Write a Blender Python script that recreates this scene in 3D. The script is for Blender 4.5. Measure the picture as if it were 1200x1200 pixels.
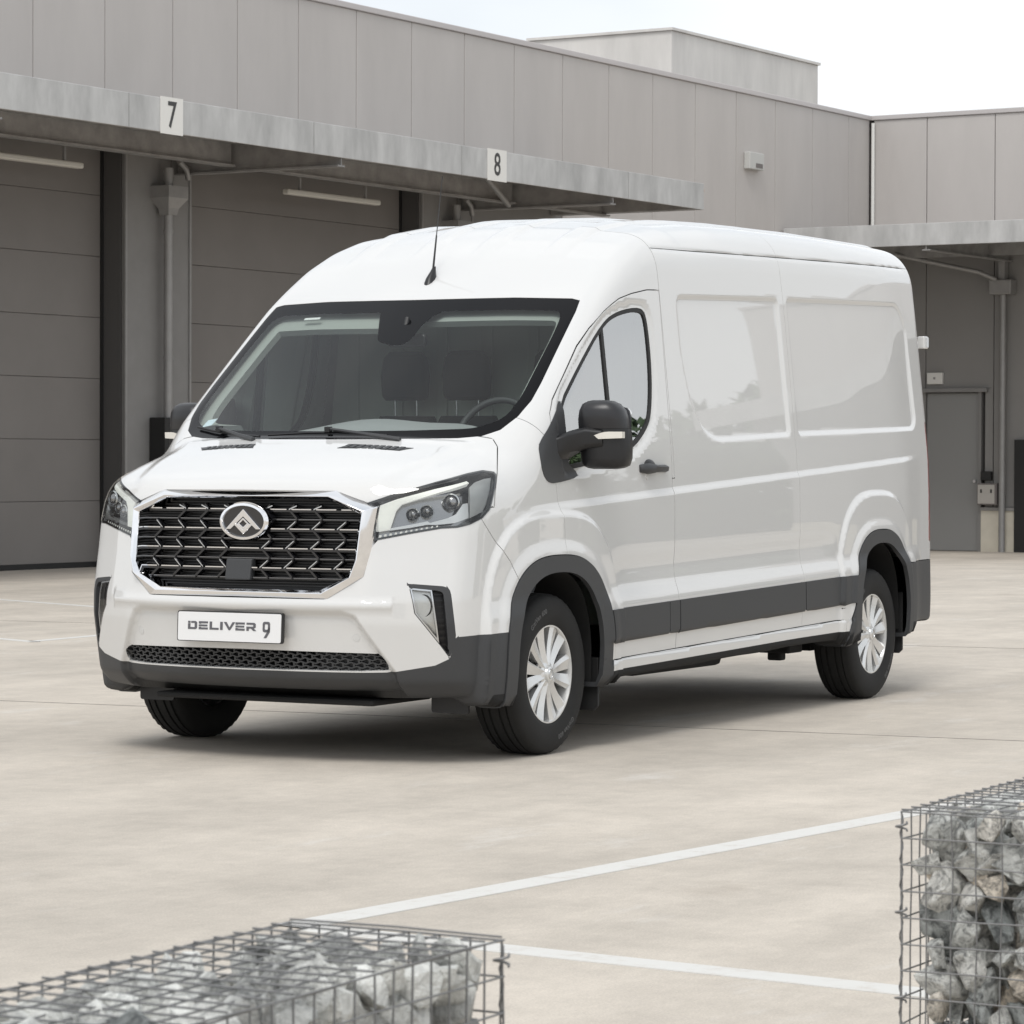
import bpy, bmesh, math, random
import numpy as np
from mathutils import Vector, Matrix, noise as mnoise

for o in list(bpy.data.objects): bpy.data.objects.remove(o)
scene = bpy.context.scene
C = scene.collection
random.seed(7); rng = np.random.default_rng(7)

# ---------------------------------------------------------------- camera
cam_d = bpy.data.cameras.new('camera'); cam = bpy.data.objects.new('camera', cam_d); C.objects.link(cam)
yaw, pitch, roll = math.radians(28.2034), math.radians(-.9579), math.radians(.185)
fw = Vector((-math.sin(yaw) * math.cos(pitch), math.cos(yaw) * math.cos(pitch), math.sin(pitch)))
rt = Vector((math.cos(yaw), math.sin(yaw), 0)); up = rt.cross(fw)
r2 = math.cos(roll) * rt + math.sin(roll) * up; u2 = -math.sin(roll) * rt + math.cos(roll) * up
mw = Matrix((r2, u2, -fw)).transposed().to_4x4(); mw.translation = Vector((7.36923, -12.29034, 1.28648))
cam.matrix_world = mw
cam_d.sensor_width = 36; cam_d.lens = 3737.04 * 36 / 1200
cam_d.clip_start = .1; cam_d.clip_end = 2000
cam_d.dof.use_dof = True; cam_d.dof.focus_distance = 14.2; cam_d.dof.aperture_fstop = 20
scene.camera = cam
scene.render.resolution_x = 1024; scene.render.resolution_y = 1024

# ---------------------------------------------------------------- sky: bright overcast
SUN_EL, SUN_AZ = math.radians(56), math.radians(166)      # azimuth measured from +Y clockwise seen from above
world = bpy.data.worlds.new('World'); scene.world = world; world.use_nodes = True
nt = world.node_tree; nt.nodes.clear()
out = nt.nodes.new('ShaderNodeOutputWorld'); bg = nt.nodes.new('ShaderNodeBackground')
sky = nt.nodes.new('ShaderNodeTexSky'); sky.sky_type = 'NISHITA'; sky.sun_disc = False
sky.sun_elevation = SUN_EL; sky.sun_rotation = SUN_AZ; sky.air_density = 1.0; sky.dust_density = 2.5
tc = nt.nodes.new('ShaderNodeTexCoord'); mp = nt.nodes.new('ShaderNodeMapping'); mp.inputs['Scale'].default_value = (1, 1, 2.6)
nz = nt.nodes.new('ShaderNodeTexNoise'); nz.inputs['Scale'].default_value = 2.1; nz.inputs['Detail'].default_value = 5; nz.inputs['Roughness'].default_value = .52
cr = nt.nodes.new('ShaderNodeValToRGB')
cr.color_ramp.elements[0].position = .30; cr.color_ramp.elements[0].color = (6.6, 7.05, 7.5, 1)
cr.color_ramp.elements[1].position = .66; cr.color_ramp.elements[1].color = (10.25, 10.35, 10.4, 1)
mx = nt.nodes.new('ShaderNodeMix'); mx.data_type = 'RGBA'; mx.inputs['Factor'].default_value = .86
nt.links.new(tc.outputs['Generated'], mp.inputs['Vector']); nt.links.new(mp.outputs[0], nz.inputs['Vector'])
nt.links.new(nz.outputs['Fac'], cr.inputs['Fac'])
nt.links.new(sky.outputs[0], mx.inputs[6]); nt.links.new(cr.outputs[0], mx.inputs[7])
nt.links.new(mx.outputs[2], bg.inputs['Color']); bg.inputs['Strength'].default_value = .10
nt.links.new(bg.outputs[0], out.inputs['Surface'])

sun_d = bpy.data.lights.new('sun', 'SUN'); sun = bpy.data.objects.new('sun', sun_d); C.objects.link(sun)
sun_d.energy = 1.25; sun_d.angle = math.radians(22); sun_d.color = (1, .98, .95)
sdir = Vector((math.sin(SUN_AZ) * math.cos(SUN_EL), math.cos(SUN_AZ) * math.cos(SUN_EL), math.sin(SUN_EL)))
sun.rotation_euler = sdir.to_track_quat('Z', 'Y').to_euler(); sun.location = sdir * 60

scene.render.engine = 'CYCLES'
scene.cycles.max_bounces = 8; scene.cycles.diffuse_bounces = 3; scene.cycles.glossy_bounces = 4; scene.cycles.transparent_max_bounces = 8
vs = scene.view_settings; vs.view_transform = 'Standard'; vs.look = 'None'; vs.gamma = 1; vs.use_curve_mapping = False
vs.exposure = 0.30
# ---------------------------------------------------------------- helpers
def tag(o, label=None, cat=None, group=None, kind=None):
    if label: o['label'] = label
    if cat: o['category'] = cat
    if group: o['group'] = group
    if kind: o['kind'] = kind
    return o
def empty(name, loc, label=None, cat=None, group=None):
    o = bpy.data.objects.new(name, None); C.objects.link(o); o.location = loc; o.empty_display_size = .2
    return tag(o, label, cat, group)
def link(name, me, parent=None, loc=None):
    o = bpy.data.objects.new(name, me); C.objects.link(o)
    if parent is not None:
        o.parent = parent
        o.matrix_parent_inverse = Matrix.Translation(-wloc(parent))
    if loc is not None: o.location = loc
    return o
def wloc(o):
    v = Vector((0, 0, 0))
    if o.type == 'EMPTY': v = Vector(o.location)
    return v
def arr_mesh(name, V, T, m, N=None, smooth=True):
    me = bpy.data.meshes.new(name)
    V = np.ascontiguousarray(V, np.float32); T = np.ascontiguousarray(T, np.int32)
    me.vertices.add(len(V)); me.vertices.foreach_set('co', V.ravel())
    n = T.shape[1]
    me.loops.add(T.size); me.loops.foreach_set('vertex_index', T.ravel())
    me.polygons.add(len(T)); me.polygons.foreach_set('loop_start', np.arange(0, T.size, n, dtype=np.int32))
    me.polygons.foreach_set('use_smooth', np.full(len(T), smooth))
    me.update(calc_edges=True); me.validate()
    if N is not None: me.normals_split_custom_set_from_vertices([tuple(v) for v in N])
    if m is not None: me.materials.append(m)
    return me

class Geo:
    """collects simple solids and builds ONE mesh object"""
    def __init__(s): s.v = []; s.f = []
    def add(s, v, f):
        k = len(s.v); s.v += [tuple(p) for p in v]; s.f += [tuple(i + k for i in q) for q in f]; return s
    def box(s, a, b):
        (x0, y0, z0), (x1, y1, z1) = a, b
        x0, x1 = min(x0, x1), max(x0, x1); y0, y1 = min(y0, y1), max(y0, y1); z0, z1 = min(z0, z1), max(z0, z1)
        return s.add([(x0, y0, z0), (x1, y0, z0), (x1, y1, z0), (x0, y1, z0), (x0, y0, z1), (x1, y0, z1), (x1, y1, z1), (x0, y1, z1)],
                     [(0, 3, 2, 1), (4, 5, 6, 7), (0, 1, 5, 4), (1, 2, 6, 5), (2, 3, 7, 6), (3, 0, 4, 7)])
    def obox(s, o, ex, ey, ez):
        """box from corner o and three edge vectors"""
        o, ex, ey, ez = map(Vector, (o, ex, ey, ez))
        v = [o, o + ex, o + ex + ey, o + ey, o + ez, o + ex + ez, o + ex + ey + ez, o + ey + ez]
        f = [(0, 3, 2, 1), (4, 5, 6, 7), (0, 1, 5, 4), (1, 2, 6, 5), (2, 3, 7, 6), (3, 0, 4, 7)]
        if ex.cross(ey).dot(ez) < 0: f = [q[::-1] for q in f]
        return s.add(v, f)
    def prism(s, pts, a, b, fn):
        """extrude polygon pts (u,v) from a to b; fn(u,v,w)->xyz"""
        n = len(pts)
        v = [fn(u, w, a) for u, w in pts] + [fn(u, w, b) for u, w in pts]
        f = [tuple(range(n)), tuple(range(2 * n - 1, n - 1, -1))] + [(i, i + n, (i + 1) % n + n, (i + 1) % n) for i in range(n)]
        return s.add(v, f)
    def tube(s, pts, r, n=8, cap=True):
        pts = [Vector(p) for p in pts]; m = len(pts)
        rr = r if isinstance(r, (list, tuple)) else [r] * m
        up_ = Vector((0, 0, 1)); v = []
        for i, p in enumerate(pts):
            d = (pts[min(i + 1, m - 1)] - pts[max(i - 1, 0)]).normalized()
            a = d.cross(up_)
            if a.length < .05: a = d.cross(Vector((1, 0, 0)))
            a.normalize(); b = a.cross(d)
            for k in range(n):
                t = 2 * math.pi * k / n
                v.append(p + (a * math.cos(t) + b * math.sin(t)) * rr[i])
        f = [(i * n + k, i * n + (k + 1) % n, (i + 1) * n + (k + 1) % n, (i + 1) * n + k) for i in range(m - 1) for k in range(n)]
        if cap: f += [tuple(range(n))[::-1], tuple(range((m - 1) * n, m * n))]
        return s.add(v, f)
    def sweep(s, pts, secs, closed=False, cap=True):
        """rings: list of lists of xyz of equal length, joined"""
        m = len(pts); n = len(pts[0]); v = [p for ring in pts for p in ring]
        f = []
        for i in range(m if closed else m - 1):
            j = (i + 1) % m
            for k in range(n if secs else n - 1):
                f.append((i * n + k, j * n + k, j * n + (k + 1) % n, i * n + (k + 1) % n))
        if cap and secs and not closed: f += [tuple(range(n)), tuple(range((m - 1) * n, m * n))[::-1]]
        return s.add(v, f)
    def lathe(s, prof, n, fn):
        """prof (r,h) revolved; fn(r,angle,h)->xyz"""
        rings = [[fn(r, 2 * math.pi * k / n, h) for k in range(n)] for r, h in prof]
        return s.sweep(rings, True, cap=False)
    def build(s, name, m, parent=None, smooth=40, bevel=0, seg=2, fix=True):
        me = bpy.data.meshes.new(name); me.from_pydata([tuple(p) for p in s.v], [], s.f)
        bm = bmesh.new(); bm.from_mesh(me)
        if fix: bmesh.ops.recalc_face_normals(bm, faces=bm.faces)
        bm.to_mesh(me); bm.free()
        if smooth:
            me.polygons.foreach_set('use_smooth', [True] * len(me.polygons)); me.set_sharp_from_angle(angle=math.radians(smooth))
        if m is not None: me.materials.append(m)
        o = link(name, me, parent)
        if bevel:
            b = o.modifiers.new('bevel', 'BEVEL'); b.width = bevel; b.segments = seg; b.limit_method = 'ANGLE'; b.angle_limit = math.radians(35); b.harden_normals = False
        return o
def copy_tree(o, parent=None, offset=None, mirror=False):
    c = o.copy(); C.objects.link(c)
    if parent is not None: c.parent = parent
    for ch in list(o.children): copy_tree(ch, c)
    return c
def text_mesh(body, size, m, name, M, parent=None, extrude=.001, sx=1.0, bold=0, spacing=1.0, fn=None):
    """flat lettering placed by matrix M (x right, y up, z towards the reader)"""
    cu = bpy.data.curves.new(name, 'FONT'); cu.body = body; cu.size = size; cu.extrude = extrude; cu.align_x = 'CENTER'; cu.align_y = 'CENTER'
    cu.offset = bold; cu.space_character = spacing; cu.resolution_u = 3
    t = bpy.data.objects.new(name, cu); C.objects.link(t)
    bpy.context.view_layer.update()
    dg = bpy.context.evaluated_depsgraph_get()
    me = bpy.data.meshes.new_from_object(t.evaluated_get(dg))
    bpy.data.objects.remove(t)
    me.transform(Matrix.Diagonal((sx, 1, 1, 1)))
    if fn:
        for v in me.vertices: v.co = fn(v.co)
    else: me.transform(M)
    me.name = name; me.materials.clear(); me.materials.append(m)
    return link(name, me, parent)

# ---------------------------------------------------------------- materials
def mat(name, col, rough=.5, metal=0, coat=0, coat_r=.03, var=0, vscale=4, bump=0, bscale=60, spec=.5, stretch=None, dist=.002, rnd=0, ior=1.5):
    m = bpy.data.materials.new(name); m.use_nodes = True
    n = m.node_tree.nodes; l = m.node_tree.links; p = n['Principled BSDF']
    p.inputs['Base Color'].default_value = (*col, 1); p.inputs['Roughness'].default_value = rough; p.inputs['Metallic'].default_value = metal
    p.inputs['Coat Weight'].default_value = coat; p.inputs['Coat Roughness'].default_value = coat_r; p.inputs['Specular IOR Level'].default_value = spec
    p.inputs['IOR'].default_value = ior
    if var or bump or rnd:
        t = n.new('ShaderNodeTexCoord'); mp_ = n.new('ShaderNodeMapping'); l.new(t.outputs['Object'], mp_.inputs['Vector'])
        if stretch: mp_.inputs['Scale'].default_value = stretch
        src = None
        if var:
            a = n.new('ShaderNodeTexNoise'); a.inputs['Scale'].default_value = vscale; a.inputs['Detail'].default_value = 6; a.inputs['Roughness'].default_value = .6
            l.new(mp_.outputs[0], a.inputs['Vector'])
            r = n.new('ShaderNodeMapRange'); r.inputs[1].default_value = .3; r.inputs[2].default_value = .7; r.inputs[3].default_value = 1 - var; r.inputs[4].default_value = 1 + var
            l.new(a.outputs['Fac'], r.inputs[0]); src = r.outputs[0]
        if rnd:
            oi = n.new('ShaderNodeObjectInfo'); q = n.new('ShaderNodeMapRange'); q.inputs[3].default_value = 1 - rnd; q.inputs[4].default_value = 1 + rnd
            l.new(oi.outputs['Random'], q.inputs[0])
            if src is not None:
                mu = n.new('ShaderNodeMath'); mu.operation = 'MULTIPLY'; l.new(src, mu.inputs[0]); l.new(q.outputs[0], mu.inputs[1]); src = mu.outputs[0]
            else: src = q.outputs[0]
        if src is not None:
            x = n.new('ShaderNodeVectorMath'); x.operation = 'SCALE'; x.inputs[0].default_value = col; l.new(src, x.inputs['Scale']); l.new(x.outputs[0], p.inputs['Base Color'])
        if bump:
            b = n.new('ShaderNodeTexNoise'); b.inputs['Scale'].default_value = bscale; b.inputs['Detail'].default_value = 4; l.new(mp_.outputs[0], b.inputs['Vector'])
            u = n.new('ShaderNodeBump'); u.inputs['Strength'].default_value = bump; u.inputs['Distance'].default_value = dist; l.new(b.outputs['Fac'], u.inputs['Height']); l.new(u.outputs[0], p.inputs['Normal'])
    return m
def glass_mat(name, tint, refl=1.45, rough=0.0, boost=1.0):
    """clear sheet: tinted see-through mixed with mirror by Fresnel"""
    m = bpy.data.materials.new(name); m.use_nodes = True; n = m.node_tree.nodes; l = m.node_tree.links; n.clear()
    o = n.new('ShaderNodeOutputMaterial'); t = n.new('ShaderNodeBsdfTransparent'); t.inputs[0].default_value = (*tint, 1)
    g = n.new('ShaderNodeBsdfGlossy'); g.inputs['Roughness'].default_value = rough; g.inputs['Color'].default_value = (1, 1, 1, 1)
    fr = n.new('ShaderNodeFresnel'); fr.inputs['IOR'].default_value = refl
    x = n.new('ShaderNodeMixShader')
    l.new(fr.outputs[0], x.inputs[0]); l.new(t.outputs[0], x.inputs[1]); l.new(g.outputs[0], x.inputs[2]); l.new(x.outputs[0], o.inputs['Surface'])
    return m

M = {}
M['paint'] = mat('white_paint', (.645, .643, .633), .45, coat=1, coat_r=.015, spec=.1)
M['paint'].node_tree.nodes['Principled BSDF'].inputs['Coat IOR'].default_value = 1.75
M['plastic'] = mat('charcoal_plastic', (.040, .0415, .044), .5, bump=.25, bscale=900, dist=.0006)
M['black'] = mat('black_plastic', (.009, .009, .010), .38)
M['mirror_black'] = mat('mirror_shell_black', (.018, .018, .020), .34, bump=.15, bscale=700, dist=.0005)
M['gloss'] = mat('gloss_black', (.008, .008, .010), .08, coat=1)
M['rubber'] = mat('rubber_seal', (.012, .012, .012), .6)
M['chrome'] = mat('chrome', (.86, .86, .87), .06, metal=1)
M['satin'] = mat('satin_chrome', (.62, .63, .64), .22, metal=1)
M['wheel'] = mat('silver_wheel', (.74, .74, .73), .30, metal=.55, coat=.6)
M['wheel_dark'] = mat('dark_wheel_back', (.03, .03, .032), .5, metal=.3)
M['dash_dark'] = mat('dash_dark', (.05, .05, .055), .6)
M['tyre'] = mat('tyre_rubber', (.009, .0088, .0085), .8, var=.25, vscale=9, bump=.3, bscale=160, dist=.001)
M['tyre_text'] = mat('tyre_letter', (.10, .10, .10), .8)
M['under'] = mat('underbody', (.010, .010, .010), .85)
M['seam'] = mat('seam', (.006, .006, .006), .9)
M['frit'] = mat('windscreen_frit', (.005, .005, .006), .12, spec=.12)
M['wglass'] = glass_mat('windscreen_glass', (.92, .97, .94), 1.36)
M['sglass'] = glass_mat('side_glass', (.72, .78, .76), 6.0)
M['lens'] = glass_mat('lamp_lens', (.93, .94, .93), 1.5)
M['redlens'] = mat('tail_lamp_red', (.32, .008, .015), .12, coat=1)
M['lamp_chrome'] = mat('lamp_chrome', (.80, .80, .80), .12, metal=1)
M['lamp_dark'] = mat('lamp_dark_chrome', (.34, .34, .35), .2, metal=.9)
M['lamp_clear'] = mat('lamp_clear_reflector', (.62, .63, .63), .2, metal=.25)
M['lamp_silver'] = mat('lamp_silver', (.72, .72, .72), .3, metal=.85)
M['lamp_white'] = mat('lamp_white_guide', (.85, .86, .80), .3)
_p = M['lamp_white'].node_tree.nodes['Principled BSDF']; _p.inputs['Emission Color'].default_value = (1, 1, .98, 1); _p.inputs['Emission Strength'].default_value = .22    # daytime running lamps, lit
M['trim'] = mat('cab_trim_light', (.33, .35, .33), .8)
M['dash'] = mat('dashboard', (.34, .35, .36), .75)  # pale tone imitates a reflection across the lower windscreen
M['seat'] = mat('seat_fabric', (.022, .022, .024), .9, bump=.3, bscale=300)
M['bulk'] = mat('bulkhead_panel', (.46, .50, .45), .7)
M['plate'] = mat('plate_white', (.74, .74, .74), .35)
M['ink'] = mat('plate_ink', (.10, .10, .11), .5)
M['mirror'] = mat('mirror_glass', (.85, .85, .85), .02, metal=1)
# ======================================================================
# YARD AND WAREHOUSE.  Facade frame: s along the wall (away from the camera), n out of the wall, z up
# ======================================================================
AZ = math.radians(3.4)
E_S = Vector((math.sin(AZ), math.cos(AZ), 0)); E_N = Vector((math.cos(AZ), -math.sin(AZ), 0)); P0 = Vector((-14.4255, 16.2931, 0))
def W(s, n, z): return P0 + E_S * s + E_N * n + Vector((0, 0, z))
def WB(g, s0, s1, n0, n1, z0, z1): return g.obox(W(s0, n0, z0), E_S * (s1 - s0), E_N * (n1 - n0), Vector((0, 0, z1 - z0)))

def concrete_ground():
    m = bpy.data.materials.new('yard_concrete'); m.use_nodes = True; n = m.node_tree.nodes; l = m.node_tree.links; p = n['Principled BSDF']
    t = n.new('ShaderNodeTexCoord')
    def nz(scale, det, rough, st=(1, 1, 1), rot=0):
        a = n.new('ShaderNodeMapping'); a.inputs['Scale'].default_value = st; a.inputs['Rotation'].default_value = (0, 0, rot); l.new(t.outputs['Object'], a.inputs['Vector'])
        b = n.new('ShaderNodeTexNoise'); b.inputs['Scale'].default_value = scale; b.inputs['Detail'].default_value = det; b.inputs['Roughness'].default_value = rough; l.new(a.outputs[0], b.inputs['Vector']); return b.outputs['Fac']
    def mr(src, a, b, c, d):
        r = n.new('ShaderNodeMapRange'); r.inputs[1].default_value = a; r.inputs[2].default_value = b; r.inputs[3].default_value = c; r.inputs[4].default_value = d; l.new(src, r.inputs[0]); return r.outputs[0]
    def mul(a, b):
        x = n.new('ShaderNodeMath'); x.operation = 'MULTIPLY'; l.new(a, x.inputs[0]); l.new(b, x.inputs[1]); return x.outputs[0]
    broad = mr(nz(.35, 6, .65), .35, .68, .90, 1.05)
    streak = mr(nz(1.1, 6, .62, (1, .22, 1), math.radians(-62)), .36, .66, .87, 1.07)
    blot = mr(nz(3.2, 10, .75), .32, .62, .88, 1.05)
    grain = mr(nz(140, 4, .7), .3, .7, .84, 1.14)
    fine = mr(nz(26, 8, .78, (1, .5, 1), math.radians(-60)), .30, .70, .94, 1.06)
    fac = mul(mul(mul(broad, streak), mul(blot, grain)), fine)
    white = mr(nz(1.6, 9, .72, (1, .35, 1), math.radians(-60)), .58, .72, 0, .6)
    sc = n.new('ShaderNodeVectorMath'); sc.operation = 'SCALE'; sc.inputs[0].default_value = (.555, .502, .434); l.new(fac, sc.inputs['Scale'])
    mx_ = n.new('ShaderNodeMix'); mx_.data_type = 'RGBA'; l.new(white, mx_.inputs['Factor']); l.new(sc.outputs[0], mx_.inputs[6]); mx_.inputs[7].default_value = (.66, .64, .61, 1)
    # a few rusty and oily spots
    vo = n.new('ShaderNodeTexVoronoi'); vo.inputs['Scale'].default_value = .55; l.new(t.outputs['Object'], vo.inputs['Vector'])
    wob = nz(6, 4, .6)
    add = n.new('ShaderNodeMath'); add.operation = 'MULTIPLY_ADD'; l.new(wob, add.inputs[0]); add.inputs[1].default_value = .22; l.new(vo.outputs['Distance'], add.inputs[2])
    spot = mr(add.outputs[0], .12, .22, .38, 0)
    mx2 = n.new('ShaderNodeMix'); mx2.data_type = 'RGBA'; l.new(spot, mx2.inputs['Factor']); l.new(mx_.outputs[2], mx2.inputs[6]); mx2.inputs[7].default_value = (.26, .215, .17, 1)
    l.new(mx2.outputs[2], p.inputs['Base Color']); p.inputs['Roughness'].default_value = .78; p.inputs['Specular IOR Level'].default_value = .35
    bu = n.new('ShaderNodeBump'); bu.inputs['Strength'].default_value = .35; bu.inputs['Distance'].default_value = .003
    l.new(nz(90, 5, .65), bu.inputs['Height']); l.new(bu.outputs[0], p.inputs['Normal'])
    return m
M['ground'] = concrete_ground()
def ground_z(x, y):
    """the yard falls gently away towards the far wing"""
    s = (Vector((x, y, 0)) - P0).dot(E_S)
    t = min(max((s - 3) / 18, 0), 1); return -.25 * t * t * (3 - 2 * t)
g = Geo(); xs_ = [-400, -120, -60] + list(np.arange(-40, 41, 4)) + [60, 120, 400]; ys_ = [-400, -120, -60] + list(np.arange(-40, 61, 2.5)) + [90, 150, 400]
vv = [(x, y, ground_z(x, y)) for y in ys_ for x in xs_]; nX = len(xs_)
g.add(vv, [(j * nX + i, j * nX + i + 1, (j + 1) * nX + i + 1, (j + 1) * nX + i) for j in range(len(ys_) - 1) for i in range(nX - 1)])
tag(g.build('ground', M['ground'], None, 60), kind='structure')

def worn_line():
    m = mat('line_paint', (.63, .62, .59), .7, bump=.2, bscale=120); n = m.node_tree.nodes; l = m.node_tree.links; p = n['Principled BSDF']
    t = n.new('ShaderNodeTexCoord'); a = n.new('ShaderNodeTexNoise'); a.inputs['Scale'].default_value = 9; a.inputs['Detail'].default_value = 10; a.inputs['Roughness'].default_value = .75; l.new(t.outputs['Object'], a.inputs['Vector'])
    r = n.new('ShaderNodeMapRange'); r.inputs[1].default_value = .52; r.inputs[2].default_value = .70; r.inputs[3].default_value = 0; r.inputs[4].default_value = .75; l.new(a.outputs['Fac'], r.inputs[0])
    x = n.new('ShaderNodeMix'); x.data_type = 'RGBA'; x.inputs[6].default_value = (.63, .62, .59, 1); x.inputs[7].default_value = (.50, .455, .40, 1); l.new(r.outputs[0], x.inputs['Factor']); l.new(x.outputs[2], p.inputs['Base Color']); return m
M['line'] = worn_line()
M['joint'] = mat('joint_sealant', (.24, .22, .20), .9, var=.3, vscale=2)
def strip(a, b, w, m, name, h=.003, n=14):
    a, b = Vector((*a, 0)), Vector((*b, 0)); d = (b - a).normalized(); q = Vector((-d.y, d.x, 0)) * w / 2
    g = Geo(); v = []; f = []
    for i in range(n + 1):
        p = a.lerp(b, i / n)
        for sg in (-1, 1):
            r = p + q * sg * (1 + .03 * math.sin(i * 7.3 + sg)); z0 = ground_z(r.x, r.y); v += [(r.x, r.y, z0 - .002), (r.x, r.y, z0 + h)]
    f = [c for i in range(n) for c in ((4 * i + 1, 4 * i + 5, 4 * i + 7, 4 * i + 3), (4 * i, 4 * i + 4, 4 * i + 5, 4 * i + 1), (4 * i + 2, 4 * i + 3, 4 * i + 7, 4 * i + 6))]
    g.add(v, f); o = g.build(name, m, None, 0); tag(o, kind='structure'); return o
strip((2.713, -4.893), (3.62, 2.0 - .05), .12, M['line'], 'road_marking', n=24)
strip((2.772, -4.885), (8.5, -5.425), .12, M['line'], 'road_marking', n=24)
strip((-12.2, 11.70), (-4.5, 8.31), .09, M['line'], 'road_marking')
strip((-9.5, 7.1), (-6.03, 5.68), .085, M['line'], 'road_marking')
strip((-6.08, 5.72), (-6.30, 9.2), .085, M['line'], 'road_marking')
for a, b in (((-6, 1.02), (14, 2.56)), ((-30, 6.2), (14, 9.6))):
    strip(a, b, .007, M['joint'], 'expansion_joint', .002, 20)

# ---- warehouse
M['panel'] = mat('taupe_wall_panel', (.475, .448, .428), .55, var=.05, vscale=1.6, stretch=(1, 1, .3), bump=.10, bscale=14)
M['panel_cap'] = mat('parapet_cap', (.50, .47, .46), .4, metal=.2)
M['galv'] = mat('galvanised_fascia', (.46, .46, .455), .55, metal=.1, var=.20, vscale=3.5, stretch=(1, 1, .35), bump=.12, bscale=18)
M['steel'] = mat('canopy_steel', (.30, .295, .29), .6, metal=.2, var=.2, vscale=5)
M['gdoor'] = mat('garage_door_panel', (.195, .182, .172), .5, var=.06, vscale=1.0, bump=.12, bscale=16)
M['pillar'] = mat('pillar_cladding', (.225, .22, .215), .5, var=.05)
M['reveal'] = mat('door_reveal', (.085, .082, .08), .6)
M['soffit'] = mat('soffit_board', (.50, .42, .37), .7, var=.1)
M['pipe'] = mat('zinc_pipe', (.30, .295, .29), .45, metal=.3, var=.08, vscale=6)
M['blackpipe'] = mat('black_pipe_guard', (.014, .014, .014), .6)
M['sign'] = mat('sign_face', (.72, .71, .68), .5)
M['ink2'] = mat('sign_ink', (.05, .05, .05), .6)
M['tube'] = mat('lamp_tube', (.60, .58, .53), .4)
M['cream'] = mat('plinth_cream', (.62, .58, .49), .75, var=.08, vscale=3)
M['roofblock'] = mat('roof_block_render', (.68, .66, .63), .7, var=.10, vscale=2.2, stretch=(1, 1, .3))
M['wdoor'] = mat('steel_door_grey', (.26, .26, .255), .5)
M['joint2'] = mat('panel_joint', (.17, .155, .15), .8)
wh = empty('warehouse', W(0, 0, 0), 'long taupe metal-clad warehouse with a steel canopy over numbered loading doors', 'warehouse')
EAVE = 7.14; CORNER = 22.55
# core behind the cladding (upper wall, pillars)
g = Geo(); WB(g, -16, CORNER + 1.0, -.9, -.41, 4.0, EAVE - .06); g.build('wall_core', M['joint2'], wh, 0)
pan_s = [-16 + 1.318 * k for k in range(13)]
pan_s = [.54 - 1.30 * k for k in range(13, 0, -1)] + [.56, 1.84, 3.12, 4.41, 5.70, 6.99, 8.29, 9.60, 10.90, 12.23, 13.56, 14.89, 16.24, 17.60, 18.96, 20.32, 21.70, CORNER - .04]
for a, b in zip(pan_s[:-1], pan_s[1:]):
    g = Geo(); WB(g, a + .006, b - .006, -.14, 0, 5.07 if b < 12.3 else -.4, EAVE - .052); g.build('wall_panel', M['panel'], wh, 0, bevel=.006)
g = Geo(); WB(g, -17, CORNER + .02, -.5, .03, EAVE - .05, EAVE + .03); g.build('parapet_cap', M['panel_cap'], wh, 0, bevel=.01)
g = Geo(); WB(g, -16, 12.2, -.40, -.01, 4.90, 5.06); g.build('lintel', M['reveal'], wh, 0)
# loading doors between pillars
PILLARS = [(-11.05, -9.82), (-4.42, -3.19), (2.22, 3.45), (8.55, 9.80)]
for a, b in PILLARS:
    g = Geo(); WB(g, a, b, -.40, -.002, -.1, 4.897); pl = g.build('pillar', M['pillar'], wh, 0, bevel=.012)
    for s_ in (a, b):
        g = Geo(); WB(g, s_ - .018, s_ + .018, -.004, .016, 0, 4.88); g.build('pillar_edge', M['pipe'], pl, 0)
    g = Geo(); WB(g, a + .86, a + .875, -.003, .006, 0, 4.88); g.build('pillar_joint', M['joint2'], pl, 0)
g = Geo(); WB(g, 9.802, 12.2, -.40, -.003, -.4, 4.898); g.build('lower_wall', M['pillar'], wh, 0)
lit = [(-9.82, -4.42), (-3.19, 2.22), (3.45, 8.55)]
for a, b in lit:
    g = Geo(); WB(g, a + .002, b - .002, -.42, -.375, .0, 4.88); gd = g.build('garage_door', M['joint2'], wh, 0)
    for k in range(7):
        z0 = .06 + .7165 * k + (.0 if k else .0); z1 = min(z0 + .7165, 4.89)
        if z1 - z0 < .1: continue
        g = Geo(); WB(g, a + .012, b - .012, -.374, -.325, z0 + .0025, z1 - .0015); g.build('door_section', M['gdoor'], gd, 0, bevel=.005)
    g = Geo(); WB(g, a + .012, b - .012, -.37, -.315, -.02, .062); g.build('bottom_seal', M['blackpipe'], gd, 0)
    for s_ in (a, b):
        g = Geo(); WB(g, s_ - .001 if s_ == b else s_ + .001, s_ - .03 if s_ == b else s_ + .03, -.324, -.05, 0, 4.89); g.build('door_reveal', M['reveal'], wh, 0)
        g = Geo(); WB(g, s_ - .031 if s_ == b else s_ + .031, s_ - .07 if s_ == b else s_ + .07, -.324, -.30, 0, 4.89); g.build('door_seal', M['blackpipe'], wh, 0)
g = Geo(); WB(g, -16, 12.2, -.9, -.43, -.1, 4.9); g.build('rear_wall', M['joint2'], wh, 0)
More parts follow.
